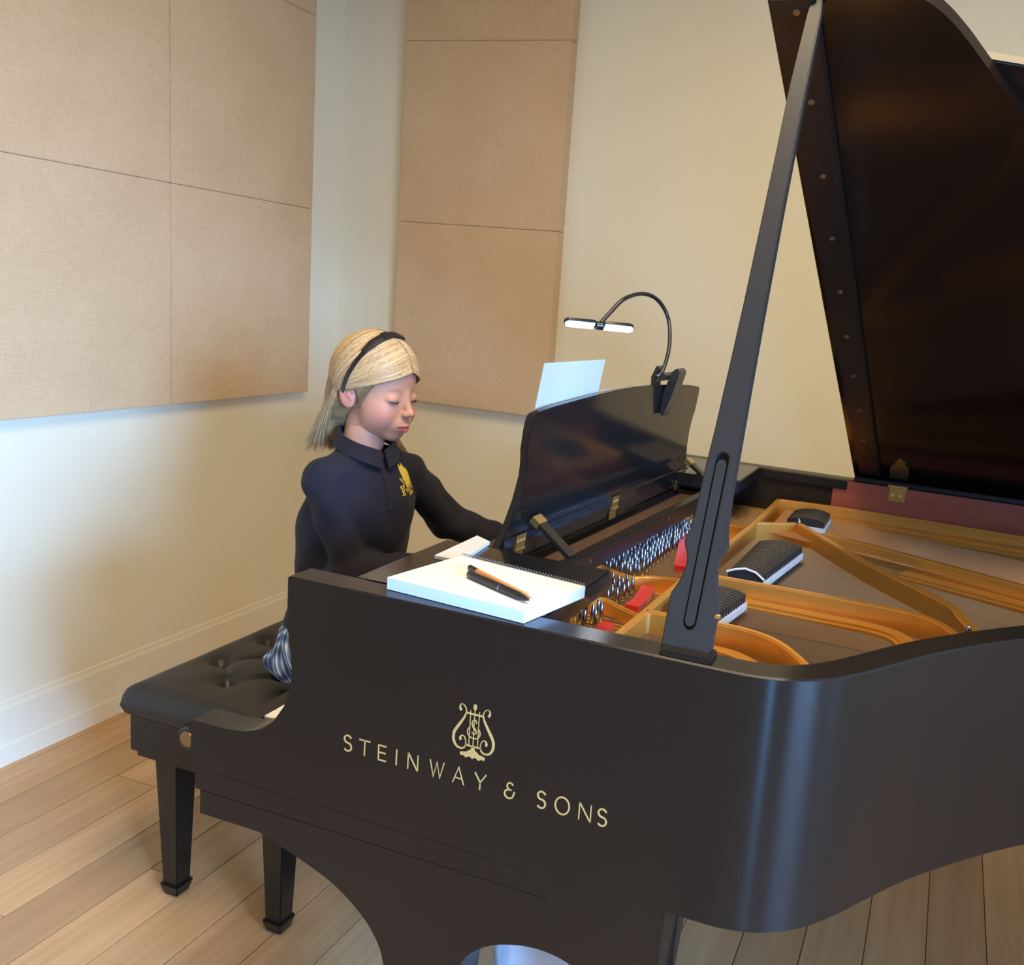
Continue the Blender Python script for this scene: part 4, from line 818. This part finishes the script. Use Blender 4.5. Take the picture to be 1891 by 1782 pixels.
HR = RZ @ RY; HO = np.array([-0.142, 0.7015, 1.1665]); HSC = 1.0
HX = (HR * HSC, HO)
toL = lambda p: (np.linalg.inv(HR * HSC) @ (np.array(p) - HO))
def rotm(ax, deg):
    return np.array(Matrix.Rotation(math.radians(deg), 3, ax))
# head
I = Imp((-.115, -.10, -.20), (.125, .10, .125), .0017)
I.ell((-.010, 0, .036), (.088, .073, .084), .0)
I.ell((.030, 0, .044), (.047, .060, .058), .02)
I.ell((.030, 0, -.018), (.050, .062, .062), .02)
I.ell((.024, 0, -.054), (.046, .053, .038), .02)
I.ell((.055, 0, -.080), (.017, .023, .015), .018)
for s in (-1, 1):
    I.ell((.044, s * .037, -.036), (.029, .024, .030), .018)
    I.ell((.091, s * .031, .001), (.012, .017, .010), .012, 'sub')
    I.ell((.0650, s * .031, -.0005), (.0150, .0160, .0115), .006)
I.cap((.076, 0, .008), (.0925, 0, -.026), .0052, .0070, .014)
I.ell((.0935, 0, -.0290), (.0090, .0090, .0072), .006)
for s in (-1, 1):
    I.ell((.0870, s * .0092, -.0315), (.0080, .0050, .0056), .005)
    I.ell((.0920, s * .0048, -.0370), (.0050, .0028, .0026), .0015, 'sub')
I.ell((.068, 0, -.056), (.020, .027, .020), .012)
for s in (-1, 1):
    I.cap((.0760, s * .0205, -.0600), (.0885, s * .004, -.0565), .0020, .0036, .003)
    I.cap((.0765, s * .0180, -.0625), (.0865, s * .0, -.0655), .0028, .0050, .004)
    I.cap((.0790, s * .0210, -.0610), (.0935, 0, -.0608), .0010, .0014, .002, 'sub')
for s in (-1, 1):
    E1 = rotm('Y', -14) @ rotm('Z', s * -18 + 0)
    I.ell((-.014, s * .0735, -.004), (.0175, .0055, .0285), .005, 'add', E1)
    I.ell((-.0095, s * .0800, .001), (.0105, .0055, .0185), .003, 'sub', E1)
    I.ell((-.0105, s * .0765, -.003), (.0055, .0030, .0080), .003, 'add', E1)
    I.ell((-.004, s * .0735, -.010), (.0045, .0045, .006), .003)
nb_ = toL((-0.160, 0.684, 1.045))
I.cap((-.024, 0, -.035), nb_, .037, .042, .018)
hv, hq = I.mesh()
fade = lambda p, c, r: np.exp(-(((p - np.array(c)) / np.array(r)) ** 2).sum(1))
base = np.array([0.56, 0.295, 0.20]); col = np.tile(base, (len(hv), 1))
def blend(c, wgt): 
    global col
    wgt = np.clip(wgt, 0, 1)[:, None]; col = col * (1 - wgt) + np.array(c) * wgt
blend((0.58, 0.20, 0.15), 0.7 * (fade(hv, (.055, -.045, -.040), (.03, .025, .026)) + fade(hv, (.055, .045, -.040), (.03, .025, .026))))
blend((0.64, 0.22, 0.17), 0.6 * np.clip((np.abs(hv[:, 1]) - .066) / .006, 0, 1) * (hv[:, 2] < .03) * (hv[:, 2] > -.04))
blend((0.62, 0.33, 0.21), 0.5 * fade(hv, (.10, 0, -.025), (.012, .012, .014)))
lipU = (np.abs(hv[:, 1]) < .0215) & (hv[:, 0] > .070); zl = -.0605 - 0.0
lw_ = 1 - (hv[:, 1] / .0215) ** 2
blend((0.48, 0.10, 0.095), lipU * np.clip(1.2 - np.abs(hv[:, 2] + .0605 + .001) / (.0068 * np.sqrt(np.clip(lw_, .02, 1))), 0, 1) * 1.6)
blend((0.16, 0.03, 0.03), 0.8 * lipU * np.exp(-((hv[:, 2] + .0608) / .0011) ** 2) * (hv[:, 0] > .076))
for s in (-1, 1):
    bz = .0150 + .0045 * (1 - ((hv[:, 1] * s - .032) / .016) ** 2); blend((0.33, 0.19, 0.12), 0.75 * (hv[:, 0] > .05) * np.exp(-((hv[:, 2] - bz) / .0026) ** 2) * np.clip(1.3 - (np.abs(hv[:, 1] * s - .031) / .016) ** 2, 0, 1))
    ez = -.0050 - .0024 * (1 - ((hv[:, 1] * s - .030) / .014) ** 2); blend((0.10, 0.05, 0.04), 0.85 * (hv[:, 0] > .062) * np.exp(-((hv[:, 2] - ez) / .0022) ** 2) * np.clip(1.4 - 1.1 * (np.abs(hv[:, 1] * s - .031) / .0145) ** 2, 0, 1))
    blend((0.50, 0.22, 0.18), 0.45 * fade(hv, (.075, s * .030, .004), (.02, .016, .007)))
HeadV = hv @ (HR * HSC).T + HO
# body (mostly covered): coarse
sR, sL = (-.178, .584, .982), (-.108, .780, .978); eR, eL = (-.118, .602, .795), (-.055, .890, .862); wR, wL = (.055, .690, .815), (.085, .965, .812)
hipR, hipL = (-.21, .630, .586), (-.21, .770, .586); kR, kL = (.045, .615, .520), (.045, .785, .520); aR, aL = (.00, .62, .105), (.00, .78, .105)
J = Imp((-.47, .42, .02), (.20, 1.08, 1.10), .006)
TR = rotm('Z', -20); TF = Vector((.940, -.342, 0)); TL = Vector((.342, .940, 0)); TO = Vector((-.14, .684, 0))
def torso(J, g=0.0):
    J.ell((-.205, .70, .600), (.100 + g, .135 + g, .085 + g), .0)
    J.ell((-.188, .698, .735), (.082 + g, .114 + g, .120), .05, 'add', TR)
    J.ell((-.180, .692, .850), (.088 + g, .122 + g, .120), .05, 'add', TR)
    J.ell((-.155, .684, .935), (.074 + g, .110 + g, .070 + g), .04, 'add', TR)
    J.cap(sR, sL, .028 + g, .028 + g, .03)
torso(J)
J.cap((-.175, .684, 1.0), (-.155, .686, 1.075), .052, .043, .03)
for a, b, c in ((sR, eR, wR), (sL, eL, wL)): J.cap(a, b, .031, .024, .01); J.cap(b, c, .024, .015, .008)
for a, b, c in ((hipR, kR, aR), (hipL, kL, aL)): J.cap(a, b, .068, .045, .03); J.cap(b, c, .043, .026, .02); J.ell((b[0] - .015, b[1], .36), (.040, .038, .09), .02)
bv, bq = J.mesh()
# hands
def hand(w_, e_, s):
    w0 = np.array(w_); d = np.array([.98, .12 * (1 if s > 0 else 1), -.16]); d /= np.linalg.norm(d); sd = np.cross([0, 0, 1.], d); sd /= np.linalg.norm(sd); up = np.cross(d, sd)
    K = Imp(w0 - .06, w0 + np.array([.19, .09, .06]), .0022)
    P3 = lambda f, l, u: w0 + d * f + sd * l + up * u
    K.cap(np.array(e_) * .14 + w0 * .86, w0, .0190, .0180, .0)
    K.cap(P3(.005, -.006, 0), P3(.055, -.018, .004), .0150, .0125, .014); K.cap(P3(.005, .006, 0), P3(.055, .018, .002), .0150, .0115, .014); K.cap(P3(.01, 0, 0), P3(.055, 0, .005), .0150, .0130, .012)
    for i, (l, ln, dz) in enumerate(((-.024, .052, .0), (-.0085, .060, .002), (.0075, .055, .001), (.0225, .043, -.001))):
        l = l * (1 if s > 0 else 1); a = P3(.056, l, .003 + dz); L_ = ln
        b = a + d * L_ * .42 + up * .008; c = b + d * L_ * .36 - up * .014; e = c + d * L_ * .20 - up * .020
        K.cap(a, b, .0086, .0078, .006); K.cap(b, c, .0078, .0070, .003); K.cap(c, e, .0070, .0060, .002)
    ts = s; a = P3(.012, ts * .016, -.004); b = P3(.038, ts * .036, -.010); c = P3(.062, ts * .040, -.016)
    K.cap(a, b, .0115, .0090, .008); K.cap(b, c, .0088, .0070, .003)
    return K.mesh()
parts = [(HeadV, hq, col), (bv, bq, None)]
for w_, e_, s in ((wR, eR, 1), (wL, eL, -1)):
    v_, q_ = hand(w_, e_, s); parts.append((v_, q_, None))
VV, QQ, CC = [], [], []; off = 0
for v_, q_, c_ in parts: VV.append(v_); QQ.append(q_ + off); off += len(v_); CC.append(c_ if c_ is not None else np.tile(base, (len(v_), 1)))
local(nd_obj('body', np.concatenate(VV), np.concatenate(QQ), M['skin'], G, np.concatenate(CC)), GL)
# eyelashes
for s in (-1, 1):
    bm = bmesh.new(); pts = []
    for k in range(9):
        yv = s * (.017 + .028 * k / 8); u_ = (abs(yv) - .030) / .0145; pts.append((.0655 + .0152 * math.sqrt(max(.05, 1 - u_ * u_)), yv, -.0048 - .0026 * (1 - u_ * u_)))
    pts = [tuple(np.array(p) @ (HR * HSC).T + HO) for p in pts]; tube(bm, pts, [.0004, .0008, .0011, .0012, .0013, .0013, .0013, .0012, .0006], 5)
    local(from_bm('eyelashes', bm, M['dark_lash'] if 'dark_lash' in M else M['band'], G, smooth=True), GL)
# ---- shirt
def wrinkle(V, amp=.0022):
    x, y, z = V[:, 0], V[:, 1], V[:, 2]
    return amp * (np.sin(60 * z + 24 * x + 3 * np.sin(30 * y)) * .6 + np.sin(95 * x - 40 * z + 40 * y) * .4 + np.sin(33 * y + 50 * z) * .5)
S = Imp((-.45, .45, .60), (.14, 1.06, 1.09), .0042)
torso(S, .010)
S.ell((-.125, .676, .90), (.06, .085, .09), .04, 'add', TR)
for a, b, c in ((sR, eR, wR), (sL, eL, wL)):
    a, b, c = map(np.array, (a, b, c)); S.cap(a, b, .045, .038, .006); S.cap(b, b * .12 + c * .88, .038, .028, .012)
    d = (c - b) / np.linalg.norm(c - b); e = c - d * .012; S.cap(e - d * .018, e, .0265, .0265, .002)
    S.cap(b - d * .01 + np.array([0, 0, -.006]), b + d * .02, .042, .040, .015)
S.cap((-.160, .684, .995), (-.158, .686, 1.058), .070, .048, .035)
S.ell((-.188, .698, .690), (.106, .138, .075), .02)
S.ell((-.200, .70, .650), (.118, .150, .055), .02)
for q_ in (sR, sL): S.cap((-.152, .684, 1.018), (q_[0], q_[1], q_[2] + .006), .044, .040, .015)
S.cap((-.150, .686, 1.03), (-.135, .686, 1.12), .047, .060, .003, 'sub')
S.plane((0, 0, .625), (0, 0, -1))
sv, sq = S.mesh()
o = nd_obj('polo_shirt', sv, sq, M['navy'], G)
me = o.data; nrm = np.empty(len(me.vertices) * 3); me.vertices.foreach_get('normal', nrm); nrm = nrm.reshape(-1, 3)
amp = wrinkle(sv, .0042) * (0.35 + 0.9 * np.clip((np.abs(sv[:, 1] - .69) - .08) / .08, 0, 1) + .6 * (sv[:, 2] < .80))
sv2 = sv + nrm * amp[:, None]; me.vertices.foreach_set('co', sv2.ravel()); me.update(); shirt = local(o, GL)
tree = BVHTree.FromPolygons([tuple(p) for p in sv2], [tuple(q) for q in sq.tolist()])
def on_shirt(l, z, lift=.0015):
    o_ = TO + TF * .4 + TL * l + Vector((0, 0, z)); h = tree.ray_cast(o_, -TF)
    q = (h[0] + TF * lift) if h[0] else TO + TL * l + Vector((0, 0, z)); return (q.x, q.y, q.z)
def back(q, d): return (q[0] - TF.x * d, q[1] - TF.y * d, q[2])
# collar
def collar(s):
    V_, F_ = [], []; n = 26; C0 = np.array([-.155, .684, 0])
    for i in range(n + 1):
        t = i / n; ang = PI - t * (PI - .10)                     # from the nape round to the front
        dx0, dy0 = math.cos(ang), -s * math.sin(ang); dx, dy = dx0 * .940 + dy0 * .342, -dx0 * .342 + dy0 * .940
        zt = 1.096 - .046 * t ** 1.2; zl = zt - .027 - .010 * t ** 3; r0 = .049 + .004 * t; r1 = .064 + .010 * t
        for r, z in ((r0, zt - .018), (r0 + .002, zt), (r0 + .006, zt + .001), (r1, zl), (r1 - .004, zl - .001), (r0 + .003, zt - .006)):
            V_.append((C0[0] + dx * r + .008 * t * TF.x, C0[1] + dy * r + .008 * t * TF.y, z))
    for i in range(n):
        for k in range(6): a = i * 6 + k; b = i * 6 + (k + 1) % 6; F_.append((a, a + 6, b + 6, b))
    F_.append(tuple(range(6))); F_.append(tuple(n * 6 + k for k in range(5, -1, -1)))
    local(pd('collar', V_, F_, M['navy'], G, smooth=True, auto=50), GL)
collar(1); collar(-1)
# placket and buttons
bm = bmesh.new(); pr = []
for k in range(12):
    z = 1.040 - .115 * k / 11; a = on_shirt(-.010, z, .0018); b_ = on_shirt(.010, z, .0018); pr.append([bm.verts.new(a), bm.verts.new(b_), bm.verts.new(back(b_, .004)), bm.verts.new(back(a, .004))])
for k in range(11):
    for j in range(4): bm.faces.new([pr[k][j], pr[k][(j + 1) % 4], pr[k + 1][(j + 1) % 4], pr[k + 1][j]])
o = from_bm('placket', bm, M['navy'], shirt)
for z in (1.030, .992, .955):
    q = on_shirt(0, z, .0015); bm = bmesh.new(); tube(bm, [q, back(q, -.0022)], .0048, 14); from_bm('button', bm, M['button'], shirt)
# embroidered crest: gold flame over a line of lettering
cy_, cz_ = .058, .978
def stitch(bm, pts, wd):
    n = len(pts); ws = wd if hasattr(wd, '__len__') else [wd] * n; r = []
    for i, (u, v) in enumerate(pts):
        a = Vector(pts[max(i - 1, 0)]); b = Vector(pts[min(i + 1, n - 1)]); t = (b - a).normalized(); m_ = Vector((-t.y, t.x)) * ws[i] / 2
        rr = []
        for sg in (1, -1):
            y, z = cy_ + (u + m_.x * sg) * 1.15, cz_ + v + m_.y * sg; q = on_shirt(y, z, .0012); rr += [bm.verts.new(q), bm.verts.new(back(q, .002))]
        r.append(rr)
    for i in range(n - 1):
        a, b = r[i], r[i + 1]; bm.faces.new([a[0], a[2], b[2], b[0]]); bm.faces.new([a[0], b[0], b[1], a[1]]); bm.faces.new([a[2], a[3], b[3], b[2]])
bm = bmesh.new()
for pts, wd in (([(-.010, .036), (-.009, .026), (-.006, .014), (-.001, .0), (.002, -.012)], [.002, .005, .008, .010, .010]), ([(-.004, .038), (-.001, .028), (.003, .016), (.006, .004), (.008, -.010)], [.001, .005, .008, .010, .010]),
                ([(.004, .028), (.007, .018), (.009, .008), (.012, -.008)], [.001, .005, .006, .008]), ([(-.006, .032), (.0, .018), (.004, .006), (.006, -.004)], .006),
                ([(-.018, .010), (-.016, .004), (-.012, .001), (-.009, -.004), (-.013, -.009), (-.018, -.006)], .0025), ([(-.012, .008), (-.009, .003)], .002),
                ([(-.022, -.006), (-.019, -.014), (-.017, -.024)], [.003, .0035, .0035]), ([(-.022, -.026), (-.013, -.026)], .0018), ([(-.016, -.012), (-.012, -.010), (-.012, -.016), (-.016, -.018), (-.010, -.026)], .0022),
                ([(-.008, -.016), (-.004, -.015), (-.006, -.020), (-.003, -.022)], .002), ([(.0, -.012), (.0, -.022)], .002), ([(.004, -.012), (.004, -.022)], .002), ([(.008, -.022), (.013, .004), (.020, -.020)], .003), ([(.010, -.014), (.017, -.013)], .002),
                ([(.002, -.027), (.020, -.024)], .0025), ([(.006, -.031), (.020, -.028)], .0018)):
    stitch(bm, pts, wd)
from_bm('embroidered_crest', bm, M['yellow'], shirt)
# skirt, socks, shoes
K = Imp((-.40, .46, .46), (.10, .96, .72), .006)
K.ell((-.205, .70, .612), (.125, .152, .085), .0)
K.cap((-.20, .612, .590), (-.04, .600, .585), .080, .076, .03); K.cap((-.20, .788, .590), (-.04, .800, .585), .080, .076, .03); K.ell((-.10, .70, .590), (.14, .12, .060), .04)
K.ell((-.220, .590, .560), (.105, .050, .040), .03); K.ell((-.220, .810, .560), (.105, .050, .040), .03)
K.plane((0, 0, .5145), (0, 0, -1)); K.plane((.03, 0, 0), (1, 0, 0))
kv, kq = K.mesh(); o = nd_obj('skirt', kv, kq, M['plaid'], G); me = o.data; nrm = np.empty(len(kv) * 3); me.vertices.foreach_get('normal', nrm); nrm = nrm.reshape(-1, 3)
me.vertices.foreach_set('co', (kv + nrm * (0.004 * np.sin(95 * kv[:, 0] + 6 * np.sin(20 * kv[:, 2])))[:, None] * (1 - np.abs(nrm[:, 2:3]))).ravel()); me.update(); local(o, GL)
for a, b in ((kR, aR), (kL, aL)):
    bm = bmesh.new(); a, b = Vector(a), Vector(b); pts = [a.lerp(b, t) + Vector((-.012 * math.sin(PI * t), 0, 0)) for t in (.35, .5, .65, .8, .93, 1.03)]; tube(bm, pts, [.0455, .0445, .040, .034, .030, .030], 20); local(from_bm('sock', bm, M['sock'], G, smooth=True, auto=60), GL)
    T_ = Imp((b.x - .07, b.y - .06, -.01), (b.x + .20, b.y + .06, .12), .004); T_.ell((b.x + .0, b.y, .045), (.045, .034, .045), .0); T_.cap((b.x + .0, b.y, .035), (b.x + .125, b.y, .028), .034, .030, .02); T_.plane((0, 0, .0015), (0, 0, -1)); T_.cap((b.x, b.y, .08), (b.x, b.y, .14), .030, .034, .002, 'sub')
    tv, tq = T_.mesh(); local(nd_obj('shoe', tv, tq, M['shoe'], G), GL)
# ---- hair
Hh = Imp((-.135, -.115, -.19), (.12, .115, .14), .0025)
Hh.ell((-.0085, 0, .036), (.0975, .083, .093), .0)
Hh.ell((-.060, 0, -.02), (.050, .070, .070), .02); Hh.ell((-.080, -.010, -.075), (.020, .048, .055), .02)
Hh.ell((.100, 0, -.050), (.098, .125, .1135), .004, 'sub'); Hh.ell((-.006, -.088, -.018), (.022, .030, .040), .003, 'sub'); Hh.ell((-.006, .088, -.018), (.022, .030, .040), .003, 'sub')
Hh.ell((.005, 0, -.10), (.058, .09, .085), .004, 'sub')
gv, gq = Hh.mesh()
hc = np.tile(np.array([0.27, 0.175, 0.09]), (len(gv), 1)); vr = 0.5 + 0.5 * np.sin(gv[:, 1] * 500 + 3 * np.sin(gv[:, 0] * 60)); hc *= (0.75 + .3 * vr)[:, None]
hairV, hairQ, hairC = [gv], [gq], [hc]; off = len(gv)
sV, sF, sC = [], [], []
def ell_r(d):   # distance from scalp centre to hair surface along d
    r = np.array([.0980, .0835, .0935]); return 1 / np.sqrt(((d / r) ** 2).sum())
Cc = np.array([-.0085, 0, .036])
def strand(pts, w0, colr):
    n = len(pts); i0 = len(sV)
    for i, p in enumerate(pts):
        p = np.array(p); a = np.array(pts[max(i - 1, 0)]); b = np.array(pts[min(i + 1, n - 1)]); t = b - a; t /= np.linalg.norm(t) + 1e-9; o_ = p - Cc; o_ /= np.linalg.norm(o_) + 1e-9; sd = np.cross(t, o_); sd /= np.linalg.norm(sd) + 1e-9
        w_ = w0 * (1 - .75 * (i / (n - 1)) ** 2.5)
        for q in (p - sd * w_, p + o_ * w_ * .6, p + sd * w_): sV.append(q); sC.append(colr)
    for i in range(n - 1):
        for k in range(3): a = i0 + i * 3 + k; b = i0 + i * 3 + (k + 1) % 3; sF.append((a, b, b + 3, a + 3))
def nrmz(v): v = np.array(v, float); return v / np.linalg.norm(v)
for i in range(2200):
    s = 1 if i % 2 else -1; t = rng.random() ** 1.2; an = math.radians(13 + 115 * t); jt = rng.normal(0, .0025, 3)
    q0 = np.array([math.cos(an), 0, math.sin(an)]) * .1; q0[1] = s * rng.uniform(0, .006)
    mixp = lambda a, b: np.array([a[0] + (b[0] - a[0]) * t, s * (a[1] + (b[1] - a[1]) * t), a[2] + (b[2] - a[2]) * t])
    q1 = mixp((.078, .052, .004), (-.055, .050, .062)) + jt; q2 = mixp((.030, .081, -.012), (-.085, .060, .012)) + jt
    q3 = mixp((-.034, .078, -.030 + rng.uniform(-.006, .004)), (-.085, .052 * rng.random(), -.045)) + jt
    pts = []; lift = rng.uniform(-.0006, .0016)
    for k in range(13):
        u = k / 12; d = nrmz((1 - u) ** 3 * q0 + 3 * u * (1 - u) ** 2 * q1 + 3 * u * u * (1 - u) * q2 + u ** 3 * q3)
        pts.append(Cc + d * (ell_r(d) + lift + .0006))
    p = pts[-1]; side_front = (s > 0 and rng.random() < .10)
    if side_front:
        e = np.array([rng.uniform(.02, .05), rng.uniform(.045, .075), rng.uniform(-.150, -.128)]); ctl = [p, p + np.array([.005, .006, -.05]), np.array([-.01, .080, -.09]), e]
    else:
        tip = np.array([rng.uniform(-.128, -.086), rng.uniform(-.070, .042), rng.uniform(-.155, -.118)]); tip[1] = tip[1] if s < 0 else abs(tip[1]); ctl = [p, p + np.array([-.012, s * .003, -.035]), (p + tip) / 2 + np.array([-.004, s * .004, -.008]), tip]
    for k in range(1, 9):
        u = k / 8; q = (1 - u) ** 3 * ctl[0] + 3 * u * (1 - u) ** 2 * ctl[1] + 3 * u * u * (1 - u) * ctl[2] + u ** 3 * ctl[3]; pts.append(q)
    g = rng.uniform(.70, 1.25); base_c = np.array([0.46, 0.295, 0.135]) if rng.random() < .62 else np.array([0.60, 0.43, 0.225])
    strand(pts, rng.uniform(.0009, .0021), base_c * g)
hairV.append(np.array(sV)); hairC.append(np.array(sC)); hairQ.append(np.array(sF) + off)
Hv = np.concatenate(hairV) @ (HR * HSC).T + HO
local(nd_obj('hair', Hv, np.concatenate(hairQ), M['hair'], G, np.concatenate(hairC)), GL)
# headband with a flat bow
def hb(th, ex=0.0, fw=0.0):
    vup = np.array([.050, 0, .1160]); vup_n = nrmz(vup); side = np.array([0, -1, 0]); c0 = np.array([-.022, 0, .004])
    dd = vup_n * math.sin(th) + side * math.cos(th); rr = np.array([.0980, .0835, .0935]); o1 = (c0 - Cc) / rr; d1 = dd / rr
    A_ = d1 @ d1; B2 = o1 @ d1; C2 = o1 @ o1 - 1; tt = (-B2 + math.sqrt(B2 * B2 - A_ * C2)) / A_
    p = c0 + dd * (tt + .0014 + ex); nn = np.cross(vup_n, side); return p - nn * fw, nn
def band(name, t0, t1, hw, ex, n=40, thick=.0022, parent=G, taper=False):
    V_, F_ = [], []
    for i in range(n + 1):
        th = t0 + (t1 - t0) * i / n; h_ = hw * (min(1, .55 + 2.2 * min(i, n - i) / n) if taper else 1)
        for e, f in ((ex, -h_), (ex + thick, -h_), (ex + thick * 1.3, 0), (ex + thick, h_), (ex, h_)): V_.append(tuple(np.array(hb(th, e, f)[0]) @ (HR * HSC).T + HO))
    for i in range(n):
        for k in range(5): a = i * 5 + k; b = i * 5 + (k + 1) % 5; F_.append((a, b, b + 5, a + 5))
    F_.append(tuple(range(4, -1, -1))); F_.append(tuple(n * 5 + k for k in range(5))); o_ = pd(name, V_, F_, M['band'], parent, smooth=True, auto=50); return local(o_, GL) if parent is G else o_
hbnd = band('headband', math.radians(-10), math.radians(190), .0048, .0010)
band('bow', math.radians(52), math.radians(106), .0088, .0034, 24, .004, hbnd, True); band('bow_knot', math.radians(76), math.radians(83), .0098, .0062, 6, .003, hbnd)
